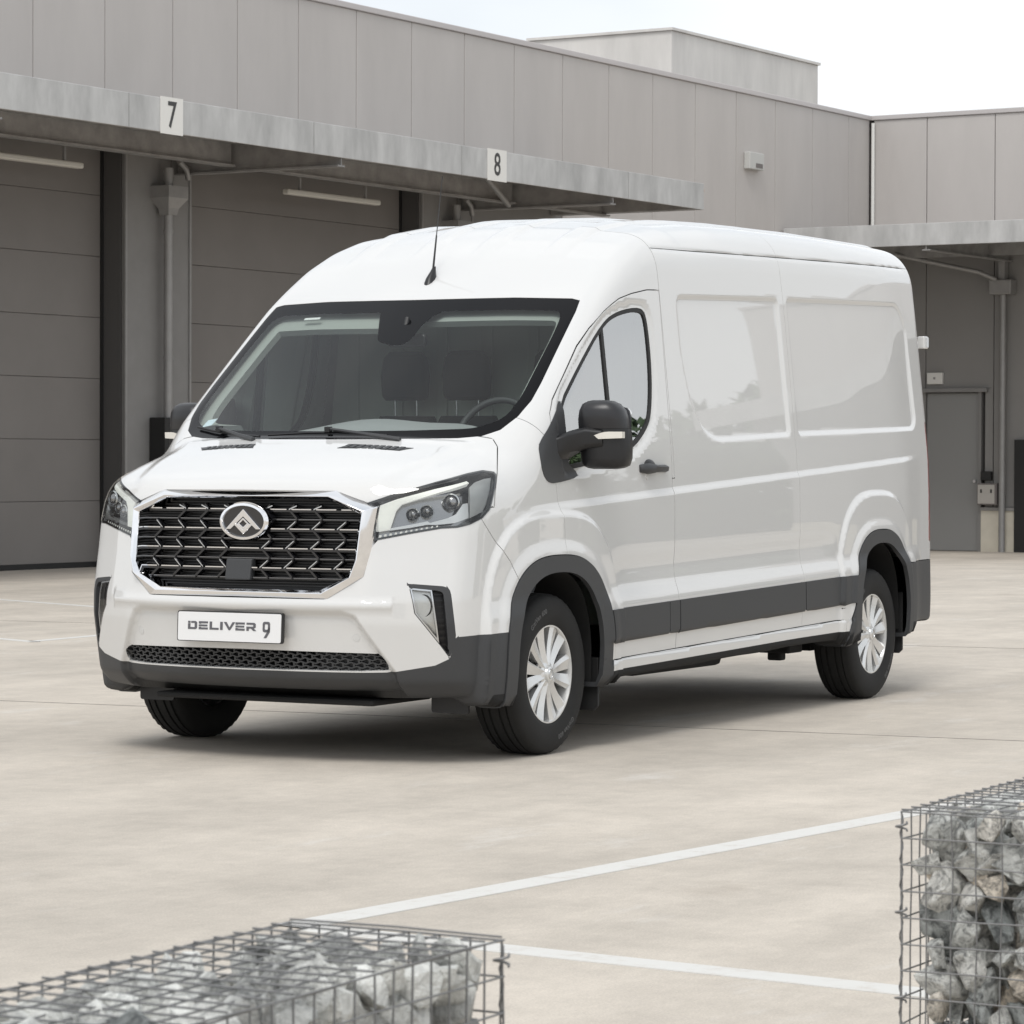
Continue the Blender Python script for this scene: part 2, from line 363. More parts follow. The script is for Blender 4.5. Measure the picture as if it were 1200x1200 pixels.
# canopy
CE = 12.04; CD = 2.405
canopy = []
g = Geo(); WB(g, -16, CE, CD - .02, CD, 4.76, 5.125); fascia = g.build('canopy_fascia', M['galv'], wh, 0, bevel=.006)
for s_ in (-13.9, -7.4, -.75, 2.62, 5.76, 9.9):
    g = Geo(); WB(g, s_, s_ + .006, CD - .001, CD + .003, 4.765, 5.12); g.build('fascia_joint', M['steel'], fascia, 0)
g = Geo(); WB(g, CE - .02, CE, .01, CD - .021, 4.76, 5.125); g.build('canopy_end', M['galv'], wh, 0)
g = Geo(); WB(g, -16, CE - .021, .012, CD - .022, 5.06, 5.12); g.build('canopy_deck', M['steel'], wh, 0)
k = 0
s_ = -7.0
while s_ < 11.9:
    g = Geo(); WB(g, s_, s_ + .315, .015, CD - .03, 5.02, 5.055); g.build('soffit_board', M['soffit'], wh, 0, bevel=.004); s_ += .33
g = Geo()
def ibeam(g, s0, s1, n, z0, z1):
    WB(g, s0, s1, n - .07, n + .07, z0, z0 + .022); WB(g, s0, s1, n - .008, n + .008, z0 + .0225, z1 - .0225); WB(g, s0, s1, n - .07, n + .07, z1 - .022, z1)
br = [-9.35, -2.8, 3.22, 9.55]
for a, b in zip([-16] + [q + .09 for q in br], [q - .09 for q in br] + [CE - .03]):
    g = Geo(); ibeam(g, a, b, .85, 4.72, 5.015); g.build('canopy_beam', M['steel'], wh, 0)
for q in br:
    g = Geo(); WB(g, q - .07, q + .07, .01, CD - .03, 4.66, 4.68); WB(g, q - .010, q + .010, .01, CD - .03, 4.681, 5.0); WB(g, q - .07, q + .07, .01, CD - .03, 5.001, 5.016); g.build('canopy_bracket', M['steel'], wh, 0)
    g = Geo(); g.tube([W(q - .30, .25, 4.80), W(q - .12, .22, 4.72), W(q - .06, .20, 4.60)], .035, 10); g.build('drain_elbow', M['pipe'], wh, 50)
g = Geo(); WB(g, CE - .16, CE - .03, .01, CD - .03, 4.765, 5.0); g.build('canopy_end_beam', M['steel'], wh, 0)
for a, b in ((5.2, 5.6),):
    g = Geo(); g.tube([W(6.9, 1.9, 5.0), W(9.3, .9, 4.70)], .04, 8); g.build('canopy_brace', M['pipe'], wh, 50)
    g = Geo(); g.tube([W(5.35, 2.2, 5.0), W(6.35, 1.5, 4.92)], .035, 8); g.build('canopy_brace', M['pipe'], wh, 50)
# downpipes with hopper and guard
for q in (-3.75, 2.88, 9.22):
    g = Geo(); g.tube([W(q, .12, 1.6), W(q, .12, 4.30)], .055, 14); dp = g.build('downpipe', M['pipe'], wh, 50)
    g = Geo(); rings = []
    for z_, h in ((4.16, .08), (4.24, .10), (4.36, .19), (4.50, .19)):
        rings.append([W(q - h, .12 - h * .8, z_), W(q + h, .12 - h * .8, z_), W(q + h, .12 + h * .8, z_), W(q - h, .12 + h * .8, z_)])
    g.sweep(rings, True); g.build('pipe_hopper', M['pipe'], dp, 0)
    g = Geo(); g.tube([W(q, .12, 4.50), W(q, .12, 4.72)], .06, 12); g.build('pipe_inlet', M['pipe'], dp, 50)
    for z_ in (2.45, 3.95):
        g = Geo(); g.tube([W(q, .12, z_), W(q, .12, z_ + .04)], .064, 14); g.build('pipe_clip', M['pipe'], dp, 50)
    g = Geo(); WB(g, q - .21, q + .16, .005, .24, -.05, 1.76); g.build('pipe_guard', M['blackpipe'], dp, 0, bevel=.01)
# strip lights under the canopy
for a, b in ((-2.0, .95), (4.9, 6.95)):
    g = Geo(); WB(g, a, b, .32, .42, 4.545, 4.615); sl = g.build('strip_light', M['tube'], wh, 0, bevel=.02)
    for s_ in (a + .3, b - .3):
        g = Geo(); WB(g, s_, s_ + .03, .35, .38, 4.616, 5.0); g.build('light_hanger', M['steel'], sl, 0)
# number signs
for a, b, txt in ((-.215, .175, '7'), (6.355, 6.80, '8')):
    g = Geo(); WB(g, a, b, CD + .001, CD + .008, 4.745, 5.14); sg_ = g.build('number_sign', M['sign'], wh, 0)
    mm = Matrix((E_S, Vector((0, 0, 1)), E_N)).transposed().to_4x4(); mm.translation = W((a + b) / 2 + .0, CD + .0095, 4.94)
    text_mesh(txt, .40, M['ink2'], 'numeral', mm, sg_, .001, sx=.82, bold=.004)
# alarm box high on the wall
g = Geo(); WB(g, 17.86, 18.36, .001, .11, 5.90, 6.17); bx_ = g.build('wall_unit', mat('unit_grey', (.50, .50, .48), .5), wh, 0, bevel=.012)
g = Geo(); WB(g, 18.07, 18.30, .111, .116, 5.93, 6.0); g.build('unit_grille', M['joint2'], bx_, 0)
# plant room on the roof
g = Geo(); WB(g, 22.75, 28.65, -6.97, -4.0, EAVE - .5, 8.93); rb = g.build('roof_block', M['roofblock'], wh, 0, bevel=.01)
g = Geo(); WB(g, 22.71, 28.69, -7.01, -3.96, 8.931, 8.98); g.build('roof_block_cap', M['roofblock'], rb, 0)
g = Geo(); WB(g, -16, CORNER + .9, -14, -.91, EAVE - .55, EAVE - .45); g.build('roof_deck', M['joint2'], wh, 0)

# ---- wing: runs out from the corner
def V(n, o, z): return W(CORNER - o, n, z)            # n along the wing, o out of the wing wall
def VB(g, n0, n1, o0, o1, z0, z1): return g.obox(V(n0, o0, z0), E_N * (n1 - n0), E_S * -(o1 - o0), Vector((0, 0, z1 - z0)))
GZ = -.25
WEND = 28.9
g = Geo(); VB(g, -.1, WEND, -8, -.14, GZ, EAVE - .06); g.build('wing_core', M['joint2'], wh, 0)
nj = [.06, 1.05, 2.29] + [2.29 + 1.255 * k for k in range(1, 22)]
nj[-1] = WEND
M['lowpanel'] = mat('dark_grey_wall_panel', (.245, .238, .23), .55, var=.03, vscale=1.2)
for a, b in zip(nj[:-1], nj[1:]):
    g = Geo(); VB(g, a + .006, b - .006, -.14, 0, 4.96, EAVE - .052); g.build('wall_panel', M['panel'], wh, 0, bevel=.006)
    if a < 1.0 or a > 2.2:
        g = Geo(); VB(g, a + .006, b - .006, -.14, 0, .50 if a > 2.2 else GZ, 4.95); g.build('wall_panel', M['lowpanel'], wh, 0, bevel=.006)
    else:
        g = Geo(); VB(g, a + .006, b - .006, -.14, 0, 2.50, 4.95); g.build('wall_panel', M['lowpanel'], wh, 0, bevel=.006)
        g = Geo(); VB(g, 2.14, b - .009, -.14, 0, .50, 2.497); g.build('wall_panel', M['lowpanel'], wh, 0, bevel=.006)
g = Geo(); VB(g, -.3, WEND + .05, -.5, .03, EAVE - .048, EAVE + .032); g.build('parapet_cap', M['panel_cap'], wh, 0, bevel=.01)
g = Geo(); g.tube([V(.07, .05, GZ), V(.07, .05, EAVE - .1)], .03, 12); g.build('corner_pipe', M['sign'], wh, 50)
CZ0, CZ1, CO = 4.68, 5.03, 3.4
g = Geo(); VB(g, .06, WEND, CO - .02, CO, CZ0, CZ1); g.build('canopy_fascia', M['galv'], wh, 0, bevel=.006)
g = Geo(); VB(g, .06, WEND, .012, CO - .022, CZ1 - .08, CZ1 - .02); g.build('canopy_deck', M['steel'], wh, 0)
for q in (2.56, 8.8, 15.1, 21.4):
    g = Geo(); VB(g, q - .07, q + .07, .01, CO - .03, 4.60, 4.62); VB(g, q - .01, q + .01, .01, CO - .03, 4.621, CZ1 - .081); g.build('canopy_bracket', M['steel'], wh, 0)
g = Geo(); ibeam_n = .85; VB(g, .07, WEND - .1, ibeam_n - .06, ibeam_n + .06, 4.66, 4.90); g.build('canopy_beam', M['steel'], wh, 0)
g = Geo(); g.tube([V(.9, .95, 4.72), V(2.2, .45, 4.42), V(2.42, .25, 4.30)], .04, 10); g.build('canopy_brace', M['pipe'], wh, 50)
g = Geo(); g.tube([V(2.50, .12, GZ), V(2.50, .12, 4.05)], .055, 12); dp = g.build('downpipe', M['pipe'], wh, 50)
g = Geo(); VB(g, 2.30, 2.70, .01, .27, 4.05, 4.30); g.build('pipe_hopper', M['pipe'], dp, 0, bevel=.02)
g = Geo(); VB(g, 2.45, 2.56, .05, .2, 4.301, 4.60); g.build('pipe_inlet', M['pipe'], dp, 0)
# staff door
g = Geo(); VB(g, 1.06, 2.02, -.12, -.05, GZ + .01, 2.415); wd = g.build('staff_door', M['wdoor'], wh, 0)
g = Geo(); g.tube([V(1.95, -.05, .93), V(1.95, .01, .93)], .028, 12); g.build('door_knob', M['satin'] if 'satin' in M else M['pipe'], wd, 50)
g = Geo(); VB(g, 2.022, 2.075, -.12, .012, GZ, 2.44); g.build('door_frame', M['pillar'], wh, 0)
g = Geo(); VB(g, .98, 2.20, .0012, .09, 2.43, 2.50); g.build('door_canopy_rail', M['pillar'], wh, 0, bevel=.008)
g = Geo(); VB(g, 1.10, 1.385, .0012, .07, 2.57, 2.765); lb = g.build('emergency_light', M['sign'], wh, 0, bevel=.012)
g = Geo(); VB(g, 1.22, 1.26, .0705, .073, 2.65, 2.69); g.build('light_mark', M['pipe'], lb, 0)
# plinth, meter box
g = Geo(); VB(g, 2.08, 2.68, -.10, .02, GZ - .05, .44); g.build('plinth', M['cream'], wh, 0)
g = Geo(); VB(g, 2.08, 2.70, -.10, .05, .442, .495); g.build('plinth_cap', M['pipe'], wh, 0)
g = Geo(); VB(g, 2.07, 2.42, .0015, .16, .54, .90); mb = g.build('meter_box', M['joint2'], wh, 0, bevel=.006)
g = Geo(); VB(g, 2.085, 2.385, .161, .168, .56, .875); g.build('meter_box_face', mat('meter_face', (.42, .40, .37), .5), mb, 0)
for n_ in (2.13, 2.31):
    g = Geo(); VB(g, n_, n_ + .03, .1685, .172, .74, .80); g.build('meter_mark', M['blackpipe'], mb, 0)
g = Geo(); VB(g, 2.10, 2.285, .0015, .09, .95, 1.10); g.build('keypad', M['blackpipe'], wh, 0, bevel=.006)
g = Geo(); VB(g, 2.70, 3.9, .002, .08, GZ, 1.63); g.build('dark_hatch', M['blackpipe'], wh, 0)
for a in (4.2, 10.5, 16.8, 23.1):
    g = Geo(); VB(g, a, a + 4.6, .002, .06, GZ, 4.3); gd = g.build('garage_door', M['gdoor'], wh, 0)
    for k in range(6):
        g = Geo(); VB(g, a + .02, a + 4.58, .061, .085, GZ + .05 + .70 * k, GZ + .74 + .70 * k); g.build('door_section', M['gdoor'], gd, 0, bevel=.005)
g = Geo(); VB(g, 3.902, WEND, -.10, .001, GZ - .05, .49); g.build('plinth', M['cream'], wh, 0)
# ======================================================================
# VAN BODY SHAPE: a smooth closed surface  F(x,y,z)=0  (metres; van axis = Y,
# nose towards -Y, front axle at y=0, rear axle at y=3.76)
# ======================================================================
def smooth(e0, e1, v):
    t = np.clip((v - e0) / (e1 - e0), 0, 1)
    return t * t * (3 - 2 * t)

def smax(a, b, r):
    h = np.maximum(r - np.abs(a - b), 0) / r
    return np.maximum(a, b) + h * h * r * .25

class Curve:
    """piecewise-linear table rounded off by a gaussian"""
    def __init__(s, pts, sigma, step=.004):
        pts = np.array(pts, float)
        a, b = pts[0, 0], pts[-1, 0]
        pad = 4 * sigma
        g = np.arange(a - pad, b + pad + step, step)
        m0 = (pts[1, 1] - pts[0, 1]) / (pts[1, 0] - pts[0, 0])
        m1 = (pts[-1, 1] - pts[-2, 1]) / (pts[-1, 0] - pts[-2, 0])
        v = np.interp(g, pts[:, 0], pts[:, 1])
        v = np.where(g < a, pts[0, 1] + m0 * (g - a), v)
        v = np.where(g > b, pts[-1, 1] + m1 * (g - b), v)
        n = int(4 * sigma / step) + 1
        k = np.exp(-.5 * (np.arange(-n, n + 1) * step / sigma) ** 2); k /= k.sum()
        vp = np.concatenate([v[0] - (v[1] - v[0]) * np.arange(n, 0, -1), v, v[-1] + (v[-1] - v[-2]) * np.arange(1, n + 1)])
        s.x = g; s.y = np.convolve(vp, k, 'valid'); s.d = np.gradient(s.y, g)
    def __call__(s, v): return np.interp(v, s.x, s.y)
    def slope(s, v): return np.interp(v, s.x, s.d)

TOP = Curve([(-1.3, .99), (-1.05, 1.115), (-.93, 1.172), (-.8, 1.232), (-.65, 1.288), (-.5, 1.332), (-.40, 1.36), (.5, 2.02), (.62, 2.106),
             (.8, 2.225), (1.0, 2.325), (1.2, 2.392), (1.5, 2.445), (2.0, 2.484), (2.5, 2.503), (3.5, 2.520), (4.7, 2.522), (5.3, 2.50)], .035)
TOPC = Curve([(-1.2, .10), (-.6, .14), (-.2, .24), (.6, .15), (1.2, .08), (2, .03)], .08)       # plan curvature of windscreen
CROWN = Curve([(-1.2, .05), (-.45, .05), (-.3, .0), (.5, .0), (1.0, .06), (1.6, .095), (5, .095)], .08)
SIDE = Curve([(.1, .955), (.3, .975), (.38, .985), (.5, .99), (.7, .986), (.9, .984), (1.1, .982), (1.3, .975), (1.5, .955), (1.97, .907),
              (2.1, .893), (2.3, .868), (2.6, .83)], .04)
TAPER = Curve([(-1.2, .05), (-.5, .016), (.2, 0), (3.6, 0), (4.2, .014), (4.95, .095)], .12)
FRONTZ = Curve([(.15, -.70), (.27, -.885), (.335, -.972), (.352, -.99), (.40, -1.0), (.5, -1.02), (.6, -1.04), (.7, -1.04), (.8, -1.022), (.9, -1.002), (1.0, -.987),
                (1.1, -.968), (1.17, -.95), (1.3, -.90)], .011)
PLAN = Curve([(-.3, .02), (0, 0), (.3, .018), (.44, .042), (.6, .092), (.735, .165), (.85, .235), (.91, .275), (.955, .345), (.985, .47), (1.0, .65), (1.01, .9)], .022, .002)
BOTTOM = Curve([(-1.1, .275), (-.5, .285), (.3, .325), (1.2, .342), (2.6, .372), (4.1, .39), (4.95, .37)], .06)

def arch(y, z, yc, a, b, z0, p):
    """< 1 inside a wheel-arch shaped curve"""
    dy = np.abs(y - yc) / a
    dz = np.maximum(z - z0, 0) / b
    return (dy ** p + dz ** p) ** (1 / p)

def base(P):
    x = np.abs(P[:, 0]); y = P[:, 1]; z = P[:, 2]
    side = x - (SIDE(z) - TAPER(y))
    c = TOPC(y)
    yy = y - c * x * x
    m = TOP.slope(yy)
    top = (z - (TOP(yy) - CROWN(yy) * x * x)) / np.sqrt(1 + m * m * (1 + (2 * c * x) ** 2))
    r = np.interp(y, [-.9, -.35, -.05, .6, 1.1, 1.6], [.22, .22, .12, .10, .14, .20])
    f = smax(side, top, r)
    pm = PLAN.slope(x); fm = FRONTZ.slope(z)
    front = (FRONTZ(z) + PLAN(x) - y) / np.sqrt(1 + pm * pm + fm * fm)
    f = smax(f, front, .05)
    rear = (y - (4.95 - .03 * smooth(.6, 2.4, z) - .05 * x * x))
    f = smax(f, rear, .16)
    f = smax(f, BOTTOM(y) - z, .03)
    return f

def sdpoly(pts, U):
    """signed distance (negative inside) of points U (n,2) to polygon"""
    pts = np.asarray(pts, float); n = len(pts)
    d = np.full(len(U), 1e9); inside = np.zeros(len(U), bool)
    for i in range(n):
        a = pts[i]; b = pts[(i + 1) % n]
        e = b - a; w = U - a
        t = np.clip((w @ e) / (e @ e + 1e-12), 0, 1)
        q = w - t[:, None] * e
        d = np.minimum(d, (q * q).sum(1))
        c1 = (a[1] <= U[:, 1]) != (b[1] <= U[:, 1])
        xi = a[0] + (U[:, 1] - a[1]) * e[0] / (e[1] if abs(e[1]) > 1e-12 else 1e-12)
        inside ^= c1 & (U[:, 0] < xi)
    d = np.sqrt(d)
    return np.where(inside, -d, d)

def chaikin(pts, it=2, k=.25):
    pts = np.array(pts, float)
    for _ in range(it):
        q = np.roll(pts, -1, 0)
        pts = np.stack([pts * (1 - k) + q * k, pts * k + q * (1 - k)], 1).reshape(-1, 2)
    return pts

def rounded(pts, r, n=5):
    """polygon with corners rounded to radius about r (r may be a list)"""
    pts = np.array(pts, float); out = []; m = len(pts)
    for i in range(m):
        p0, p, p1 = pts[i - 1], pts[i], pts[(i + 1) % m]
        ri = r[i] if isinstance(r, (list, tuple)) else r
        a = p0 - p; b = p1 - p; la, lb = np.linalg.norm(a), np.linalg.norm(b)
        k = min(ri, .45 * la, .45 * lb)
        q0 = p + a / la * k; q1 = p + b / lb * k
        for j in range(n + 1):
            t = j / n; out.append((1 - t) ** 2 * q0 + 2 * t * (1 - t) * p + t * t * q1)
    return np.array(out)

# parameter planes
def UV_side(P): return P[:, 1:3]
def UV_nose(P): return np.stack([.8 * np.abs(P[:, 0]) + .6 * P[:, 1], P[:, 2]], 1)
def UV_front(P): return np.stack([np.abs(P[:, 0]), P[:, 2]], 1)
def UV_plan(P): return np.stack([np.abs(P[:, 0]), P[:, 1]], 1)

REC1 = rounded([(1.41, 2.072), (2.64, 2.115), (2.655, 1.40), (1.74, 1.366), (1.58, 1.42), (1.47, 1.56), (1.405, 1.80)], [.07, .05, .05, .12, .08, .2, .2])
REC2 = rounded([(2.74, 2.118), (4.40, 2.165), (4.53, 2.05), (4.575, 1.50), (4.50, 1.448), (2.74, 1.403)], [.05, .12, .15, .07, .05, .05])
HOODBULGE = chaikin([(-.2, -1.2), (.60, -1.2), (.64, -.85), (.74, -.45), (.78, -.1), (-.2, -.1)], 1)
PLATEREC = [(-.5, .655), (.50, .655), (.56, .635), (.70, .39), (.70, .2), (-.5, .2)]

def detail(P):
    x = np.abs(P[:, 0]); y = P[:, 1]; z = P[:, 2]
    D = np.zeros(len(P))
    s = np.where((x > .70) & (y > -.95) & (y < 4.97))[0]
    if len(s):
        X, Y, Z = x[s], y[s], z[s]
        w = smooth(.80, .88, X)
        d = np.zeros(len(s))
        zl = Z - .0235 * (Y - 1.2); zc = Z - .05 * (Y - 1.2)
        d += .012 * (1 - smooth(1.118, 1.158, zc)) * smooth(-.35, .15, Y) * (1 - smooth(4.2, 4.6, Y))
        aF = arch(Y, Z, 0, .475, .468, .40, 2.6); aR = arch(Y, Z, 3.75, .43, .462, .45, 2.6)
        away = smooth(.60, .95, np.minimum(np.abs(Y) + 0, np.abs(Y - 3.75)))
        flare = 1 - smooth(.640, .745, zl)
        d += .022 * flare * smooth(.3, .6, Y) * (1 - smooth(4.3, 4.6, Y))
        d -= .006 * np.exp(-((zl - .80) / .05) ** 2) * smooth(.5, .7, Y) * (1 - smooth(3.0, 3.2, Y))
        d -= .014 * (1 - smooth(.475, .49, zl)) * smooth(.3, .5, Y) * (1 - smooth(3.1, 3.3, Y))
        d += .014 * (1 - smooth(.396, .404, zl)) * smooth(.3, .5, Y) * (1 - smooth(3.2, 3.4, Y))
        bF = arch(Y, Z, 0, .62, .72, .35, 3.0); bR = arch(Y, Z, 3.75, .60, .78, .35, 3.0)
        for b, a in ((bF, aF), (bR, aR)):
            bulge = 1 - smooth(.945, 1.0, b)
            lip = 1 - smooth(1.02, 1.16, a)
            d = np.maximum(d, .004 + .012 * flare) * (bulge) + d * (1 - bulge)
            d += .020 * bulge + .012 * lip
        for poly in (REC1, REC2):
            k = np.where((Z > 1.3) & (Z < 2.25) & (Y > 1.3))[0]
            if len(k):
                sd = sdpoly(poly, np.stack([Y[k], Z[k]], 1))
                d[k] -= .014 * (1 - smooth(-.030, .0, sd))
        gz = 2.278 + .026 * (Y - 1.25)
        g = np.exp(-((Z - gz) / .008) ** 2) * smooth(1.24, 1.27, Y) * (1 - smooth(4.62, 4.7, Y))
        d -= .005 * g * smooth(.7, .74, X)
        # surround of the side glass stands back a little
        k = np.where((Y > -.2) & (Y < 1.25) & (Z > 1.15) & (Z < 2.1))[0]
        if len(k):
            sd = sdpoly(GLASSOUT, np.stack([Y[k], Z[k]], 1))
            d[k] -= .010 * (1 - smooth(.012, .045, sd))
        gm = smooth(.7, .74, X)
        D[s] += d * w * (Z < 2.24) + np.where(Z >= 2.24, d * gm, 0)
    s = np.where((y < -.1) & (z > .95))[0]                     # bonnet power dome
    if len(s):
        sd = sdpoly(HOODBULGE, np.stack([x[s], y[s]], 1))
        D[s] += .014 * (1 - smooth(-.06, .02, sd)) * smooth(1.13, 1.22, z[s]) * (1 - smooth(-.42, -.36, y[s] - .2 * x[s] ** 2))
    s = np.where((y < -.75) & (z < .8))[0]                     # number-plate panel set back between the bumper cheeks
    if len(s):
        sd = sdpoly(PLATEREC, np.stack([x[s], z[s]], 1))
        D[s] -= .030 * (1 - smooth(-.035, .004, sd))
        D[s] += .012 * np.exp(-((z[s] - .675) / .022) ** 2) * (x[s] < .7)
    s = np.where((y > .55) & (z > 2.05) & (x < .75))[0]        # pressed ribs of the roof
    if len(s):
        X, Y = x[s], y[s]
        rib = 0
        for xc in (.16, .52):
            rib = rib + (1 - smooth(.035, .075, np.abs(X - xc)))
        start = smooth(.72, 1.25, Y)
        D[s] += .014 * np.clip(rib, 0, 1) * start * (1 - smooth(4.6, 4.8, Y))
    return D

GLASSOUT = chaikin([(.09, 1.485), (.36, 1.71), (.62, 1.905), (.79, 1.965), (1.04, 1.995), (1.10, 1.95), (1.105, 1.70), (1.06, 1.50), (1.0, 1.425), (.82, 1.325), (.5, 1.275), (.16, 1.235), (.13, 1.25)], 2)

def F(P): return base(P) - detail(P)

def grad(P, f=None, e=.0016):
    f = f or F
    g = np.empty_like(P)
    for i in range(3):
        d = np.zeros(3); d[i] = e
        g[:, i] = (f(P + d) - f(P - d)) / (2 * e)
    return g

def settle(P, n=4, f=None):
    f = f or F
    P = P.copy()
    for _ in range(n):
        v = f(P); g = grad(P, f)
        st = np.clip(v / np.maximum((g * g).sum(1), .25), -.03, .03)
        P -= st[:, None] * g
    return P
# ---------------------------------------------------------------- meshing of the body surface
def surface_net(h=.016):
    xs = np.arange(-1.12, 1.12 + h, h); ys = np.arange(-1.14, 5.06, h); zs = np.arange(.18, 2.66, h)
    nx, ny, nz = len(xs), len(ys), len(zs)
    val = np.empty((nx, ny, nz), np.float32)
    Zg, Xg = np.meshgrid(zs, xs[(nx - 1) // 2:], indexing='ij')
    half = (nx - 1) // 2
    gx, gz = np.meshgrid(xs, zs, indexing='ij')
    for j, y in enumerate(ys):
        P = np.stack([gx.ravel(), np.full(gx.size, y), gz.ravel()], 1)
        val[:, j, :] = base(P).reshape(nx, nz)
    neg = val < 0
    c = neg[:-1, :-1, :-1].astype(np.int8)
    cnt = np.zeros_like(c)
    for a in (0, 1):
        for b in (0, 1):
            for d in (0, 1):
                cnt += neg[a:nx - 1 + a, b:ny - 1 + b, d:nz - 1 + d]
    act = (cnt > 0) & (cnt < 8)
    idx = -np.ones(act.shape, np.int64)
    I, J, K = np.where(act)
    idx[I, J, K] = np.arange(len(I))
    V = np.stack([xs[I] + h / 2, ys[J] + h / 2, zs[K] + h / 2], 1)
    quads = []
    s = neg[:-1, 1:-1, 1:-1] != neg[1:, 1:-1, 1:-1]
    i, j, k = np.where(s); j += 1; k += 1
    q = np.stack([idx[i, j - 1, k - 1], idx[i, j, k - 1], idx[i, j, k], idx[i, j - 1, k]], 1)
    fl = neg[i, j, k]; quads.append(np.where(fl[:, None], q, q[:, ::-1]))
    s = neg[1:-1, :-1, 1:-1] != neg[1:-1, 1:, 1:-1]
    i, j, k = np.where(s); i += 1; k += 1
    q = np.stack([idx[i - 1, j, k - 1], idx[i - 1, j, k], idx[i, j, k], idx[i, j, k - 1]], 1)
    fl = neg[i, j, k]; quads.append(np.where(fl[:, None], q, q[:, ::-1]))
    s = neg[1:-1, 1:-1, :-1] != neg[1:-1, 1:-1, 1:]
    i, j, k = np.where(s); i += 1; j += 1
    q = np.stack([idx[i - 1, j - 1, k], idx[i, j - 1, k], idx[i, j, k], idx[i - 1, j, k]], 1)
    fl = neg[i, j, k]; quads.append(np.where(fl[:, None], q, q[:, ::-1]))
    Q = np.concatenate(quads)
    # move the net onto the surface, evening it out between steps
    V = settle(V, 3, base)
    for _ in range(2):
        acc = np.zeros_like(V); n = np.zeros(len(V))
        for a in range(4):
            np.add.at(acc, Q[:, a], V[Q[:, (a + 1) % 4]]); np.add.at(n, Q[:, a], 1)
            np.add.at(acc, Q[:, a], V[Q[:, (a - 1) % 4]]); np.add.at(n, Q[:, a], 1)
        V = V * .4 + .6 * acc / n[:, None]
        V = settle(V, 1, base)
    V = settle(V, 4)
    d1 = ((V[Q[:, 0]] - V[Q[:, 2]]) ** 2).sum(1); d2 = ((V[Q[:, 1]] - V[Q[:, 3]]) ** 2).sum(1)
    T = np.where((d1 < d2)[:, None, None], np.stack([Q[:, [0, 1, 2]], Q[:, [0, 2, 3]]], 1), np.stack([Q[:, [0, 1, 3]], Q[:, [1, 2, 3]]], 1)).reshape(-1, 3)
    return V, T

class Shell:
    def __init__(s, V, T):
        s.V = V; s.T = T; s.reg = np.zeros(len(T), np.int32); s.names = ['']
    def cut(s, sel, val):
        """split the selected triangles along val == 0 (val per vertex)"""
        V, T = s.V, s.T
        val = np.where(np.abs(val) < 1e-5, 1e-5, val)
        t = T[sel]; sg = val[t] > 0
        n = sg.sum(1)
        mix = (n > 0) & (n < 3)
        ids = sel[mix]
        if not len(ids): return
        t = T[ids]; sg = val[t] > 0; n = sg.sum(1)
        odd = np.where(n[:, None] == 1, sg, ~sg)            # the vertex alone on its side
        k = odd.argmax(1); r = np.arange(len(ids))
        a = t[r, k]; b = t[r, (k + 1) % 3]; c = t[r, (k + 2) % 3]
        key = np.concatenate([np.sort(np.stack([a, b], 1), 1), np.sort(np.stack([a, c], 1), 1)])
        uk, inv = np.unique(key[:, 0] * (len(V) + 1) + key[:, 1], return_inverse=True)
        e0 = uk // (len(V) + 1); e1 = uk % (len(V) + 1)
        w = val[e0] / (val[e0] - val[e1])
        NV = V[e0] + w[:, None] * (V[e1] - V[e0])
        ab = inv[:len(ids)] + len(V); ac = inv[len(ids):] + len(V)
        s.V = np.concatenate([V, NV])
        T2 = T.copy(); T2[ids] = np.stack([a, ab, ac], 1)
        s.T = np.concatenate([T2, np.stack([ab, b, c], 1), np.stack([ab, c, ac], 1)])
        s.reg = np.concatenate([s.reg, s.reg[ids], s.reg[ids]])
    def score(s, f, levels, lo=None):
        """lay mesh lines along the level curves of a feature so that it shades crisply"""
        for lev in levels:
            cen = s.V[s.T].mean(1)
            sel = np.arange(len(s.T)) if lo is None else np.where(lo(cen))[0]
            vs = np.unique(s.T[sel]); val = s.fieldval(f, vs) - lev
            s.cut(sel[np.abs(val[s.T[sel]]).min(1) < .06], val)
    def fieldval(s, f, verts):
        out = np.full(len(s.V), 9.)
        out[verts] = f(s.V[verts]); return out
    def region(s, name, f, gap=0, src=(0,)):
        """claim the unassigned triangles where f < 0; gap = width of the shut line round it"""
        rid = len(s.names); s.names.append(name)
        for lev in ([gap, 0] if gap else [0]):
            sel = np.where(np.isin(s.reg, src))[0]
            vs = np.unique(s.T[sel])
            val = s.fieldval(f, vs) - lev
            near = np.abs(val[s.T[sel]]).min(1) < .08
            s.cut(sel[near], val)
        sel = np.where(np.isin(s.reg, src))[0]
        cen = s.V[s.T[sel]].mean(1)
        v = f(cen)
        s.reg[sel[v < 0]] = rid
        if gap: s.reg[sel[(v >= 0) & (v < gap)]] = -1
        return rid
    def take(s, names):
        ids = [i for i, n in enumerate(s.names) if n in names]
        return np.where(np.isin(s.reg, ids))[0]
# ---------------------------------------------------------------- panels of the van
def poly(space, pts, it=0, mask=None):
    pts = chaikin(pts, it) if it else np.array(pts, float)
    lo = pts.min(0) - .12; hi = pts.max(0) + .12
    def f(P):
        U = space(P)
        out = np.full(len(P), 9.)
        m = ((U > lo) & (U < hi)).all(1)
        if mask is not None: m &= mask(P)
        if m.any(): out[m] = sdpoly(pts, U[m])
        return out
    return f
side_m = lambda P: np.abs(P[:, 0]) > .60
nose_m = lambda P: P[:, 1] < -.05
front_m = lambda P: (P[:, 1] < -.55)
ws_m = lambda P: (P[:, 1] > -.52) & (P[:, 1] < .8) & (P[:, 2] > 1.3)
fmax = lambda *fs: (lambda P: np.max([f(P) for f in fs], 0))
fmin = lambda *fs: (lambda P: np.min([f(P) for f in fs], 0))
ZL = lambda P: P[:, 2] - .0235 * (P[:, 1] - 1.2)

